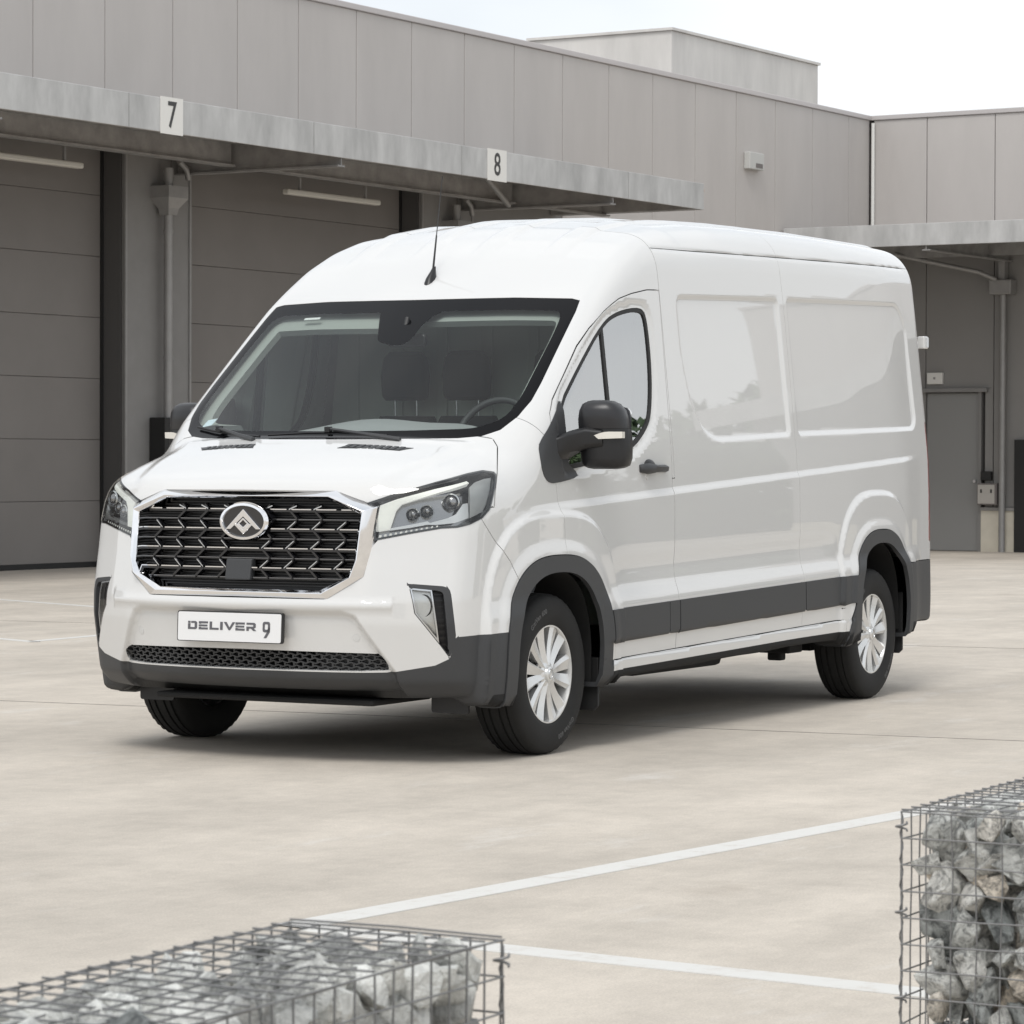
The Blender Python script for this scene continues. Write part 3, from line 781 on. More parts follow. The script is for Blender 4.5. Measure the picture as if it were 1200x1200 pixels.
def arch_f(yc, a, b, z0, p, xmin):
    return lambda P: np.maximum((arch(P[:, 1], P[:, 2], yc, a, b, z0, p) - 1) * a, xmin - np.abs(P[:, 0]))
ARCH_IN_F = (0.0, .385, .395, .40, 2.4); ARCH_IN_R = (3.755, .370, .392, .45, 2.4)
ARCH_OUT_F = (0.0, .475, .468, .40, 2.6); ARCH_OUT_R = (3.755, .430, .462, .45, 2.6)

WS = [(-.2, 2.018), (.5, 2.022), (.77, 2.014), (.812, 2.004), (.825, 1.95), (.862, 1.62), (.866, 1.54), (.85, 1.47), (.81, 1.41), (.75, 1.383), (.66, 1.374), (.465, 1.371), (.2, 1.368), (-.2, 1.367)]
WSIN = rounded([(-.2, 1.957), (.5, 1.963), (.765, 1.957), (.785, 1.85), (.815, 1.56), (.80, 1.46), (.70, 1.418), (.4, 1.408), (-.2, 1.405)], [.01, .05, .06, .05, .1, .1, .1, .1, .01])
MIRRORC = [(.10, 1.505), (.017, 1.428), (-.075, 1.361), (-.097, 1.316), (-.087, 1.228), (-.04, 1.185), (.02, 1.178), (.262, 1.208), (.235, 1.235), (.17, 1.262), (.175, 1.30), (.165, 1.56)]
HEADL = np.array([(-.085, 1.098), (.047, 1.143), (.209, 1.188), (.358, 1.225), (.432, 1.238), (.497, 1.230), (.487, 1.185), (.474, 1.142), (.451, 1.073), (.412, 1.036), (.35, 1.01), (.293, .998), (.229, .995), (.096, .972), (-.052, .943), (-.052, 1.02), (-.050, 1.085)])
GRILLE_OUT = [(-.2, 1.153), (.432, 1.150), (.613, 1.088), (.627, .950), (.602, .915), (.583, .793), (.443, .700), (-.2, .700)]
POD = [(.078, .768), (.230, .757), (.252, .750), (.263, .735), (.287, .545), (.262, .455), (.220, .510), (.111, .643), (.093, .753)]
PODHOLE = [(.090, .752), (.215, .738), (.232, .728), (.258, .47), (.220, .514), (.113, .646)]
LMESH = chaikin([(-.3, .485), (.40, .478), (.62, .474), (.655, .452), (.66, .398), (-.3, .398)], 1, .12)
PLASTIC = [(.75, .560), (.60, .559), (.287, .545), (.262, .455), (.201, .426), (.012, .395), (-.1, .393), (-.85, .393), (-.85, .05), (.75, .05)]
HOOD = [(-.2, -1.3), (.62, -1.3), (.95, -.95), (.98, -.55), (.905, -.375), (.835, -.245), (.80, -.222), (.72, -.238), (.465, -.352), (.2, -.42), (-.2, -.435)]
DOOR = [(1.228, 2.077), (1.10, 2.072), (.933, 2.047), (.80, 2.018), (.727, 1.990), (.64, 1.952), (.50, 1.872), (.379, 1.788), (.097, 1.545), (.045, 1.48), (.03, 1.42), (.028, 1.178), (.045, 1.08), (.05, .955), (.046, .871), (.046, .10), (1.185, .10), (1.195, .40), (1.20, .70), (1.215, 1.52)]
FENDER = [(-1.3, .2), (.053, .2), (.053, .871), (.057, .955), (.052, 1.08), (.035, 1.178), (.03, 1.30), (-.03, 1.385), (-.045, 1.397), (-.084, 1.455), (-.14, 1.54), (-1.3, 1.55)]
BUMPER = [(-1.0, 1.2), (.30, 1.2), (.414, 1.02), (.465, .949), (.512, .894), (.547, .85), (.60, .75), (.65, .05), (-1.0, .05)]
TONGUE = [(-.16, 2.05), (-.15, 1.97), (-.055, 1.835), (-.03, 1.815), (.07, 1.795), (.125, 1.81), (.135, 1.92), (.20, 1.968), (.22, 2.05)]

def build_shell(h=.016):
    V, T = surface_net(h)
    S = Shell(V, T)
    R = S.region
    sidez = lambda C: (np.abs(C[:, 0]) > .78)
    for pl, y0 in ((REC1, 1.3), (REC2, 2.6)):
        S.score(poly(UV_side, pl, 0, side_m), (0, -.0075, -.015, -.0225, -.030), lambda C: sidez(C) & (C[:, 1] > y0) & (C[:, 2] > 1.3) & (C[:, 2] < 2.25))
    S.score(lambda P: P[:, 2] - .05 * (P[:, 1] - 1.2), (1.118, 1.131, 1.145, 1.158), lambda C: sidez(C) & (C[:, 2] > .95) & (C[:, 2] < 1.4) & (C[:, 1] > -.4))
    S.score(ZL, (.745, .71, .675, .640), lambda C: sidez(C) & (C[:, 2] > .5) & (C[:, 2] < .95) & (C[:, 1] > .3))
    for yc, a, b, z0, p_, lv in ((0, .62, .72, .35, 3.0, (1.0, .972, .945)), (3.75, .60, .78, .35, 3.0, (1.0, .972, .945)), (0, .475, .468, .40, 2.6, (1.16, 1.09)), (3.75, .43, .462, .45, 2.6, (1.16, 1.09))):
        S.score(lambda P: arch(P[:, 1], P[:, 2], yc, a, b, z0, p_), lv, lambda C: sidez(C) & (np.abs(C[:, 1] - yc) < .8) & (C[:, 2] < 1.25))
    S.score(lambda P: P[:, 1] - .615 - .02 * (1.9 - P[:, 2]), (-.013, .013), lambda C: sidez(C) & (C[:, 2] > 1.2) & (C[:, 1] > .5) & (C[:, 1] < .75))
    S.score(poly(UV_front, PLATEREC, 0, front_m), (.004, -.015, -.035), lambda C: (C[:, 1] < -.7) & (C[:, 2] < .8))
    S.score(lambda P: P[:, 2], (.350, .343), lambda C: (C[:, 1] < -.5) & (C[:, 2] < .45))
    R('opening', fmin(arch_f(*ARCH_IN_F, .60), arch_f(*ARCH_IN_R, .60)))
    R('windshield', poly(UV_front, WS, 0, ws_m))
    R('clear', fmax(poly(UV_front, WSIN, 0, ws_m), lambda P: -poly(lambda Q: Q[:, [0, 2]], TONGUE, 1, ws_m)(P)), src=(len(S.names) - 1,))
    R('mirror_corner', poly(UV_side, MIRRORC, 1, side_m), .0)
    g = poly(UV_side, GLASSOUT, 0, side_m)
    R('seal', g)
    sid = len(S.names) - 1
    R('glass', fmax(lambda P: g(P) + .020, lambda P: .013 - np.abs(P[:, 1] - .615 - .02 * (1.9 - P[:, 2]))), src=(sid,))
    R('headlight', poly(UV_nose, HEADL, 0, nose_m), .0)
    R('grille_hole', poly(UV_front, GRILLE_OUT, 0, front_m))
    R('pod_hole', poly(UV_nose, PODHOLE, 0, nose_m))
    R('pod_frame', poly(UV_nose, POD, 0, nose_m))
    R('mesh_hole', poly(UV_front, LMESH, 0, front_m))
    R('arch_front', arch_f(*ARCH_OUT_F, .70), .004)
    R('arch_rear', fmin(arch_f(*ARCH_OUT_R, .70), poly(UV_side, [(3.36, .66), (3.30, .50), (3.20, .30), (3.6, .30), (3.6, .66)], 0, side_m)), .004)
    R('underbody', fmax(lambda P: P[:, 2] - BOTTOM(P[:, 1]) - .010, lambda P: -.55 - P[:, 1]))
    R('bumper_lower', poly(UV_nose, PLASTIC, 0, lambda P: P[:, 1] < -.3), .0)
    R('rear_bumper', fmax(lambda P: 4.05 - P[:, 1], lambda P: P[:, 2] - .722), .004)
    for a, b in ((.40, 1.085), (1.09, 1.195), (1.204, 2.697), (2.705, 3.5)):
        R('moulding', fmax(lambda P: .486 - ZL(P), lambda P: ZL(P) - .630, lambda P: a - P[:, 1], lambda P: P[:, 1] - b, lambda P: .8 - np.abs(P[:, 0])))
    R('hood', fmax(poly(UV_plan, HOOD, 0, lambda P: P[:, 2] > 1.0), lambda P: 1.085 - P[:, 2]), .005)
    R('bumper', poly(UV_nose, BUMPER, 0, nose_m), .003)
    R('fender', poly(UV_side, FENDER, 0, lambda P: (np.abs(P[:, 0]) > .6)), .003)
    R('sill', fmax(lambda P: ZL(P) - .402, lambda P: .2 - P[:, 1], lambda P: P[:, 1] - 3.2, lambda P: .6 - np.abs(P[:, 0])), .003)
    R('door', poly(UV_side, DOOR, 0, side_m), .005)
    R('tail_lamp', fmax(lambda P: 4.755 - P[:, 1], lambda P: .70 - np.abs(P[:, 0]), lambda P: .83 - P[:, 2], lambda P: P[:, 2] - 1.50), .003)
    R('cab_roof', fmax(lambda P: P[:, 1] - 1.232, lambda P: 1.2 - P[:, 2]), .005)
    R('rear_door', lambda P: 4.87 - P[:, 1] + .0 * P[:, 0], .006)
    gut = lambda P: P[:, 2] - (2.278 + .026 * (P[:, 1] - 1.25))
    R('cargo_side', fmax(gut, lambda P: P[:, 1] - 2.697), .0028)
    R('quarter_panel', gut, .0028)
    R('roof', lambda P: P[:, 1] - 2.70, .0028)
    R('roof_rear', lambda P: P[:, 1] - 9)
    return S
# ======================================================================
# THE VAN
# ======================================================================
S = build_shell(.019)
S.V = settle(S.V, 2)
_g = grad(S.V); SN = _g / np.linalg.norm(_g, axis=1)[:, None]
van = empty('delivery_van', (0, 0, 0), 'white high-roof panel van with chrome-framed black grille parked on the concrete yard', 'van')

def bisect(fn, a, b, n=23):
    """largest outside -> first inside along a parameter (vectorised)"""
    a = np.array(a, float); b = np.array(b, float)
    for _ in range(n):
        m = (a + b) / 2
        ins = fn(m) < 0
        b = np.where(ins, m, b); a = np.where(ins, a, m)
    return (a + b) / 2
def front_y(x, z):
    x = np.atleast_1d(np.asarray(x, float)); z = np.broadcast_to(np.asarray(z, float), x.shape)
    return bisect(lambda y: F(np.stack([x, y, z], 1)), np.full(x.shape, -1.25), np.full(x.shape, -.35))
def side_x(y, z):
    y = np.atleast_1d(np.asarray(y, float)); z = np.broadcast_to(np.asarray(z, float), y.shape)
    return bisect(lambda x: F(np.stack([x, y, z], 1)), np.full(y.shape, 1.2), np.full(y.shape, .45))
def top_z(x, y):
    x = np.atleast_1d(np.asarray(x, float)); y = np.broadcast_to(np.asarray(y, float), x.shape)
    return bisect(lambda z: F(np.stack([x, y, z], 1)), np.full(x.shape, 2.7), np.full(x.shape, .6))
def nose_pt(s, z):
    s = np.atleast_1d(np.asarray(s, float)); z = np.broadcast_to(np.asarray(z, float), s.shape)
    fn = lambda t: np.stack([.8 * s - .6 * t, .6 * s + .8 * t, z], 1)
    t = bisect(lambda t: F(fn(t)), np.full(s.shape, -1.1), np.full(s.shape, .25))
    return fn(t)
def normal_at(P):
    g = grad(np.atleast_2d(P)); return g / np.linalg.norm(g, axis=1)[:, None]

def emit(name, tris, m, parent, off=0., flange=.014, label=None, V=None, N=None, Tt=None):
    V = S.V if V is None else V; N = SN if N is None else N; Tt = S.T if Tt is None else Tt
    t = Tt[tris]
    u, inv = np.unique(t, return_inverse=True); t = inv.reshape(-1, 3)
    v = V[u] + N[u] * off; n = N[u]
    if flange:
        e = np.concatenate([t[:, [0, 1]], t[:, [1, 2]], t[:, [2, 0]]])
        key = np.sort(e, 1); _, first, cnt = np.unique(key[:, 0] * len(u) + key[:, 1], return_index=True, return_counts=True)
        be = e[first[cnt == 1]]
        a, b = v[be[:, 0]], v[be[:, 1]]; na, nb = n[be[:, 0]], n[be[:, 1]]
        fnrm = np.cross(b - a, na); fnrm /= np.maximum(np.linalg.norm(fnrm, axis=1), 1e-9)[:, None]
        k = len(v); m4 = len(be)
        v = np.concatenate([v, a, b, b - nb * flange, a - na * flange])
        n = np.concatenate([n, fnrm, fnrm, fnrm, fnrm])
        i = np.arange(m4) + k
        t = np.concatenate([t, np.stack([i, i + 2 * m4, i + m4], 1), np.stack([i, i + 3 * m4, i + 2 * m4], 1)])
    me = arr_mesh(name, v, t, m, n)
    o = link(name, me, parent)
    if label: o['label'] = label
    return o
CEN = S.V[S.T].mean(1)
def sides(name, regs, m, parent=van, off=0., flange=.014, parents=None):
    ids = S.take(regs); out = []
    for sgn in (1, -1):
        k = ids[CEN[ids, 0] * sgn > 0]
        out.append(emit(name, k, m, (parents[0 if sgn > 0 else 1] if parents else parent), off, flange))
    return out
def whole(name, regs, m, parent=van, off=0., flange=.014): return emit(name, S.take(regs), m, parent, off, flange)

_ref = {}
def sub_shell(regs, sgn):
    """finely divided copy of a panel (kept for repeated use)"""
    key = (tuple(regs), sgn)
    if key not in _ref:
        ids = S.take(regs)
        if sgn: ids = ids[CEN[ids, 0] * sgn > 0]
        t = S.T[ids]; u, inv = np.unique(t, return_inverse=True); V = S.V[u]; t = inv.reshape(-1, 3)
        for _ in range(2):
            e = np.sort(np.concatenate([t[:, [0, 1]], t[:, [1, 2]], t[:, [2, 0]]]), 1)
            uk, iv = np.unique(e[:, 0] * len(V) + e[:, 1], return_inverse=True)
            mid = (V[uk // len(V)] + V[uk % len(V)]) / 2; n = len(t); k = len(V)
            ab, bc, ca = iv[:n] + k, iv[n:2 * n] + k, iv[2 * n:] + k
            V = np.concatenate([V, mid])
            t = np.concatenate([np.stack([t[:, 0], ab, ca], 1), np.stack([ab, t[:, 1], bc], 1), np.stack([ca, bc, t[:, 2]], 1), np.stack([ab, bc, ca], 1)])
        _ref[key] = (settle(V, 2), t)
    return _ref[key]
def patch(regs, f, name, m, parent, off, sgn=0, flange=0., cut2=None):
    """piece of a panel cut out by the field f (and not by cut2), moved along the normal"""
    V, t = sub_shell(regs, sgn)
    v = f(V); keep = (v[t] < .012).any(1)
    t = t[keep]; u, inv = np.unique(t, return_inverse=True)
    sh = Shell(V[u], inv.reshape(-1, 3)); sh.region('a', f)
    ids = sh.take(['a'])
    if cut2 is not None:
        sh.region('b', cut2, src=(1,)); ids = sh.take(['a'])
    if not len(ids): print('empty patch', name); return None
    t = sh.T[ids]; u, inv = np.unique(t, return_inverse=True); V = sh.V[u]
    g = grad(V); N = g / np.linalg.norm(g, axis=1)[:, None]
    return emit(name, np.arange(len(ids)), m, parent, off, flange, V=V, N=N, Tt=inv.reshape(-1, 3))

hood = whole('hood', ['hood'], M['paint'])
bumper = whole('front_bumper', ['bumper'], M['paint'], flange=.04)
trim = whole('bumper_trim', ['bumper_lower', 'pod_frame'], M['plastic'], flange=.05)
cab_roof = whole('cab_roof', ['cab_roof'], M['paint'])
fenders = sides('fender', ['fender'], M['paint'])
doors = sides('front_door', ['door'], M['paint'])
roof1 = whole('roof_panel', ['roof'], M['paint']); roof2 = whole('roof_panel', ['roof_rear'], M['paint'])
cargo = sides('side_panel', ['cargo_side'], M['paint']); quarter = sides('rear_quarter_panel', ['quarter_panel'], M['paint'])
sides('sill', ['sill'], M['paint'])
rear_doors = sides('rear_door', ['rear_door'], M['paint'])
sides('tail_lamp', ['tail_lamp'], M['redlens'])
whole('rear_bumper', ['rear_bumper'], M['plastic'], flange=.03)
whole('underbody', ['underbody'], M['under'], flange=0)
sides('wheel_arch_trim', ['arch_front'], M['plastic'], off=.006, flange=.022)
sides('wheel_arch_trim', ['arch_rear'], M['plastic'], off=.006, flange=.022)
mids = [i for i, n in enumerate(S.names) if n == 'moulding']
for r in mids:
    ids = np.where(S.reg == r)[0]
    for sgn in (1, -1): emit('side_moulding', ids[CEN[ids, 0] * sgn > 0], M['plastic'], van, .008, .02)
seam_ids = np.where(S.reg == -1)[0]
emit('shut_line_seal', seam_ids, M['seam'], van, -.012, 0)
windshield = emit('windshield', S.take(['clear']), M['wglass'], van, -.002, 0)
emit('black_border', S.take(['windshield']), M['frit'], windshield, -.002, 0)
sides('window_seal', ['seal'], M['rubber'], off=-.002, flange=.02, parents=doors)
sides('side_window', ['glass'], M['sglass'], off=-.008, flange=0, parents=doors)
sides('mirror_base', ['mirror_corner'], M['plastic'], off=.003, flange=.02, parents=doors)

# light lining of the cab: pillars, header and door inners seen through the glass
ids = S.take(['cab_roof', 'door', 'fender', 'seal'])
c = CEN[ids]; nn = SN[S.T[ids]].mean(1)
ids = ids[(c[:, 2] > 1.36) & (c[:, 1] < 1.2) & (c[:, 1] > -.35)]
emit('cab_lining', ids, M['trim'], van, -.030, 0)
_w = poly(UV_front, WSIN, 0, ws_m)
patch(['clear', 'windshield'], lambda P: np.maximum(_w(P) - .03, 1.46 - P[:, 2]), 'pillar_lining', M['trim'], van, -.035, 0, .03, cut2=lambda P: np.maximum(_w(P) + .034 - .014 * np.sign(P[:, 0]), P[:, 2] - 1.942))

# ---- bonnet vents
for sg in (1, -1):
    g = Geo()
    for k in range(9):
        xa = .232 + k * .031
        for x0, x1 in ((xa, xa + .022),):
            ys = [-.535, -.487]
            q = []
            for x_, y_ in ((x0, ys[0] + .10 * (x0 - .232)), (x1, ys[0] + .10 * (x1 - .232)), (x1 + .006, ys[1] + .10 * (x1 - .232)), (x0 + .006, ys[1] + .10 * (x0 - .232))):
                q.append((sg * x_, y_, float(top_z(x_, y_)[0]) + .003))
            g.add(q + [(a, b, d - .006) for a, b, d in q], [(0, 1, 2, 3), (4, 7, 6, 5), (0, 4, 5, 1), (1, 5, 6, 2), (2, 6, 7, 3), (3, 7, 4, 0)])
    fr = Geo(); rim = []
    outline = [(.215, -.545), (.505, -.512), (.535, -.470), (.545, -.458), (.262, -.478), (.245, -.485)]
    top = [(sg * a, b, float(top_z(a, b)[0]) + .0018) for a, b in outline]; bot = [(a, b, d - .006) for a, b, d in top]
    n_ = len(top); fr.add(top + bot, [tuple(range(n_)), tuple(range(2 * n_ - 1, n_ - 1, -1))] + [(i, i + n_, (i + 1) % n_ + n_, (i + 1) % n_) for i in range(n_)])
    v_ = fr.build('hood_vent', M['black'], hood, 0)
    g.build('vent_slat', M['plastic'], hood, 0)

# ---- chrome grille frame
def lip_y(x, z): return -1.004 + (z - .72) * .16 + .10 * x * x
GIN = [(-.398, .735), (.398, .735), (.518, .789), (.546, .838), (.553, 1.054), (.401, 1.115), (-.401, 1.115), (-.553, 1.054), (-.546, .838), (-.518, .789)]
GO = [(-.443, .702), (.443, .702), (.583, .795), (.604, .915), (.617, 1.087), (.432, 1.150), (-.432, 1.150), (-.617, 1.087), (-.604, .915), (-.583, .795)]
g = Geo(); R0 = []; R1 = []; R2 = []; R3 = []
cx_, cz_ = 0, .925
for (a, b), (c_, d_) in zip(GO, GIN):
    so = 1 if a >= 0 else -1
    ys = float(front_y(min(abs(a) * 1.02, .70), b)[0])
    m_ = ((a * .35 + c_ * .65), (b * .35 + d_ * .65))
    ly = lip_y(c_, d_)
    R0.append((a * 1.005, ys + .02, b + (.004 if b > .9 else -.004))); R1.append((a, min(ys - .004, ly + .055), b)); R2.append((m_[0], ly - .016, m_[1])); R3.append((c_, ly, d_))
R4 = [(a * .985, y + .075, .925 + (b - .925) * .985) for a, y, b in R3]
rings = [[r[i] for r in (R0, R1, R2, R3, R4)] for i in range(len(GO))]
g.sweep(rings, False, closed=True, cap=False)
grille_frame = g.build('grille_frame', M['chrome'], van, 25, bevel=.003)
# dark line where the frame meets the bonnet
# ---- grille: backing, bars with chevrons
def gy(x, z): return lip_y(x, z) + .035
gb = Geo()
nx = 24
row = lambda zz, hw: [(-hw + 2 * hw * i / nx) for i in range(nx + 1)]
rings = []
for zz, hw in ((.725, .42), (.79, .54), (.84, .56), (1.05, .57), (1.12, .42)):
    rings.append([(x_, gy(x_, zz) + .05, zz) for x_ in row(zz, hw)])
gb.sweep(rings, False, cap=False)
grille = gb.build('grille', mat('grille_backing', (.006, .006, .007), .5), van, 60)
def hw_at(z): return float(np.interp(z, [.735, .789, .838, 1.054, 1.115], [.398, .518, .546, .553, .401])) + .004
def bar(geo, xa, xb, z, hz, dy, y_off, n=10, za=None, zb=None):
    rings = []
    for i in range(n + 1):
        t = i / n; x_ = xa + (xb - xa) * t; z_ = z if za is None else za + (zb - za) * t
        y_ = gy(x_, z_) + y_off
        rings.append([(x_, y_, z_ - hz), (x_, y_, z_ + hz), (x_, y_ + dy, z_ + hz * 1.4), (x_, y_ + dy, z_ - hz * 1.4)])
    geo.sweep(rings, True)
gbar_m = mat('grille_gloss_bar', (.010, .010, .012), .16, coat=.6)
gbar_edge = mat('grille_dim_edge', (.30, .30, .31), .2, metal=.9)
zr = [1.067, .985, .903, .821]
for i, z0 in enumerate(zr):
    hw = hw_at(z0)
    g = Geo(); bar(g, -hw, hw, z0 - .004, .005, .035, .002, 30); o = g.build('grille_bar', gbar_m, grille, 30)
    cols = [.085 + .118 * k for k in range(5)]    # bright edge, broken at each chevron
    edges = [0.0] + cols + [hw]
    for a, b in [(-edges[1], edges[1])] + [(u, w) for u, w in zip(edges[1:-1], edges[2:])] + [(-w, -u) for u, w in zip(edges[1:-1], edges[2:])]:
        if b - a > .045:
            g = Geo(); bar(g, a + .012, b - .012, z0 + .003, .0022, .006, -.004, 4); g.build('bright_strip', M['chrome'], grille, 30)
    g2 = Geo(); bar(g2, -hw_at(z0 - .041), hw_at(z0 - .041), z0 - .041, .0035, .03, .008, 30); o2 = g2.build('grille_bar', gbar_m, grille, 30)
    g3 = Geo(); bar(g3, -hw_at(z0 - .041), hw_at(z0 - .041), z0 - .0385, .0010, .004, .006, 30); g3.build('bright_strip', gbar_edge, grille, 30)
    for sg in (1, -1):
        for xc in cols:
            if xc + .04 > hw_at(z0 + .03): continue
            g4 = Geo()
            for zt in (.036, -.038):
                if i == 0 and zt > 0: zt = .02
                bar(g4, sg * xc, sg * (xc + .040 * abs(zt) / .037), z0, .006, .03, .0, 3, z0, z0 + zt)
            g4.build('chevron_link', gbar_m, grille, 30)
            g5 = Geo(); bar(g5, sg * xc, sg * (xc + .036), z0, .0026, .006, -.005, 3, z0 + .003, z0 + (.034 if i else .018)); g5.build('bright_edge', M['satin'], grille, 30)
g = Geo()
for z0 in np.arange(.75, 1.11, .012): bar(g, -hw_at(z0) * .98, hw_at(z0) * .98, z0, .0022, .01, .034, 12)
tag(g.build('radiator_mesh', M['black'], grille, 0), kind='stuff')
# radar cover
g = Geo(); pts = [(-.062 + .0, .771), (.064, .771), (.066, .861), (-.062, .861)]
g.prism(pts, 0, 1, lambda u, w, t: (u - .02, gy(u, w) - .010 + .04 * t, w)); g.build('radar_cover', M['plastic'], grille, 0, bevel=.006)
# badge
def by(x, z): return gy(x, z) - .030
def ell(a, b, n=48): return [(a * math.cos(2 * math.pi * k / n), b * math.sin(2 * math.pi * k / n)) for k in range(n)]
BZ = 1.018
g = Geo(); prof = [(.0, .0), (.006, -.010), (.016, -.012), (.021, -.004), (.021, .0)]
rings = []
for k in range(64):
    t = 2 * math.pi * k / 64; rings.append([((.122 - d) * math.cos(t), by(.0, BZ) + .012 + h - .006, BZ + (.083 - d) * math.sin(t)) for d, h in prof])
g.sweep(rings, False, closed=True, cap=False)
badge = g.build('badge', M['chrome'], van, 40)
g = Geo(); g.prism(ell(.104, .065), 0, 1, lambda u, w, t: (u, by(0, BZ) + .006 + .02 * t, BZ + w)); g.build('badge_disc', M['gloss'], badge, 40)
def emb(geo, pts):
    geo.prism(pts, 0, 1, lambda u, w, t: (u, by(0, BZ) - .003 + .012 * t, BZ + w))
g = Geo()
emb(g, [(0, .052), (-.088, -.033), (-.064, -.033), (0, .020), (0, .052)][:4])
emb(g, [(0, .052), (0, .020), (.064, -.033), (.088, -.033)])
emb(g, [(-.048, -.012), (0, -.054), (0, -.036), (-.030, -.010)]); emb(g, [(.048, -.012), (.030, -.010), (0, -.036), (0, -.054)])
emb(g, [(-.030, -.010), (-.018, -.010), (0, .006), (0, .016)]); emb(g, [(.030, -.010), (0, .016), (0, .006), (.018, -.010)])
emb(g, [(-.018, -.010), (-.030, -.010), (0, -.036), (0, -.024)]); emb(g, [(.018, -.010), (0, -.024), (0, -.036), (.030, -.010)])
g.build('emblem', M['chrome'], badge, 0, bevel=.0015)

# ---- number plate
PY = -1.045
def plate_fn(dy): return lambda u, w, t: (u - .008, PY + dy + t + (w - .575) * .05, w)
def rrect(x0, x1, z0, z1, r, n=4):
    out = []
    for cx, cz, a0 in ((x1 - r, z1 - r, 0), (x0 + r, z1 - r, 90), (x0 + r, z0 + r, 180), (x1 - r, z0 + r, 270)):
        for k in range(n + 1):
            a = math.radians(a0 + 90 * k / n); out.append((cx + r * math.cos(a), cz + r * math.sin(a)))
    return out
g = Geo(); g.prism(rrect(-.263, .263, .511, .639, .010), 0, .018, plate_fn(0)); plate = g.build('number_plate', M['black'], van, 30)
g = Geo(); g.prism(rrect(-.2575, .2575, .5145, .635, .008), 0, .004, plate_fn(-.0025)); g.build('plate_face', M['plate'], plate, 30)
def ltr(x0, polys, sx=.0455, sz=.034, zb=.562):
    ink = Geo()
    for pl in polys: ink.prism([(x0 + u * sx, zb + w * sz) for u, w in pl], 0, .0022, plate_fn(-.0042))
    ink.build('plate_letter', M['ink'], plate, 0)
E_ = [[(0, 0), (1, 0), (1, .24), (.24, .24), (.24, .30), (0, .30)], [(0, .38), (.95, .38), (.95, .60), (0, .60)], [(0, .70), (.24, .70), (.24, .76), (1, .76), (1, 1), (0, 1)]]
x0 = -.206
ltr(x0, [[(0, 0), (.85, 0), (1, .15), (1, .85), (.85, 1), (.35, 1), (.35, .76), (.74, .76), (.74, .24), (.26, .24), (.26, .70), (0, .70)], [(0, .76), (.26, .76), (.26, 1), (0, 1)]]); x0 += .0545
ltr(x0, E_); x0 += .0545
ltr(x0, [[(0, 0), (1, 0), (1, .24), (.26, .24), (.26, 1), (0, 1)]]); x0 += .053
ltr(x0, [[(0, 0), (.28, 0), (.28, 1), (0, 1)]]); x0 += .0225
ltr(x0, [[(.45, 0), (.60, 0), (1.15, 1), (.86, 1), (.53, .32), (.20, 1), (-.1, 1)]]); x0 += .0545
ltr(x0, E_); x0 += .0545
ltr(x0, [[(0, 0), (.26, 0), (.26, .28), (.50, .28), (.76, 0), (1.08, 0), (.80, .30), (1, .42), (1, .85), (.85, 1), (0, 1), (0, .76), (.74, .76), (.74, .52), (0, .52)]])
x9, z9 = .186, .572; ink = Geo()
O = rrect(x9 - .018, x9 + .018, z9 - .014, z9 + .030, .009, 2); I = rrect(x9 - .008, x9 + .008, z9 - .003, z9 + .020, .004, 2)
for k in range(len(O)):
    k2 = (k + 1) % len(O); ink.prism([O[k], O[k2], I[k2], I[k]], 0, .0022, plate_fn(-.0042))
ink.prism([(x9 + .018, z9 + .01), (x9 + .018, z9 - .012), (x9 + .001, z9 - .038), (x9 - .012, z9 - .038), (x9 + .006, z9 - .010), (x9 + .008, z9 + .0)], 0, .0022, plate_fn(-.0042))
ink.build('plate_letter', M['ink'], plate, 0)
# plate bracket, sensors
for s_, z_, r_ in ((.068, .514, .009), (-.121, .540, .016)):
    for sg in (1, -1):
        p = nose_pt(s_, z_)[0]; n = normal_at(p)[0]
        a = np.cross(n, [0, 0, 1]); a /= np.linalg.norm(a); b = np.cross(a, n)
        g = Geo(); prof = [(r_ * 1.12, -.0008), (r_ * 1.12, .0006), (r_ * .98, .0006), (r_ * .95, -.001), (r_ * .9, .0008), (.0005, .0012)]
        g.lathe(prof, 24, lambda r, t, h: tuple((p + a * r * math.cos(t) + b * r * math.sin(t) + n * h) * np.array([sg, 1, 1])))
        g.build('parking_sensor', mat('sensor_paint', (.62, .62, .61), .4), bumper, 30)

# ---- lower intake
emit('lower_grille', S.take(['mesh_hole']), M['black'], van, -.075, 0)
lowg = bpy.data.objects['lower_grille']
e_ = S.take(['mesh_hole'])
g = Geo()
def lm(x, z, d=0): return (x, float(FY(x, z)) + .012 + d, z)
_xs = np.linspace(0, .70, 71); _zs = np.linspace(.39, .50, 12)
_tab = np.stack([front_y(_xs, z) for z in _zs], 1)
def FY(x, z):
    i = np.clip(abs(x) / .70 * 70, 0, 69.999); j = np.clip((z - .39) / .11 * 11, 0, 10.999)
    a, b = int(i), int(j); u, w = i - a, j - b
    return _tab[a, b] * (1 - u) * (1 - w) + _tab[a + 1, b] * u * (1 - w) + _tab[a, b + 1] * (1 - u) * w + _tab[a + 1, b + 1] * u * w
for r in range(6):
    z0 = .398 + .0165 * r
    n = 60
    rings = []
    for i in range(n + 1):
        x_ = -.655 + 1.31 * i / n
        zz = z0 + (.004 if (i // 1 + r) % 2 else -.004) * (0 if r in (0, 5) else 1)
        rings.append([lm(x_, zz - .0030), lm(x_, zz + .0030), lm(x_, zz + .0034, .03), lm(x_, zz - .0034, .03)])
    g.sweep(rings, True)
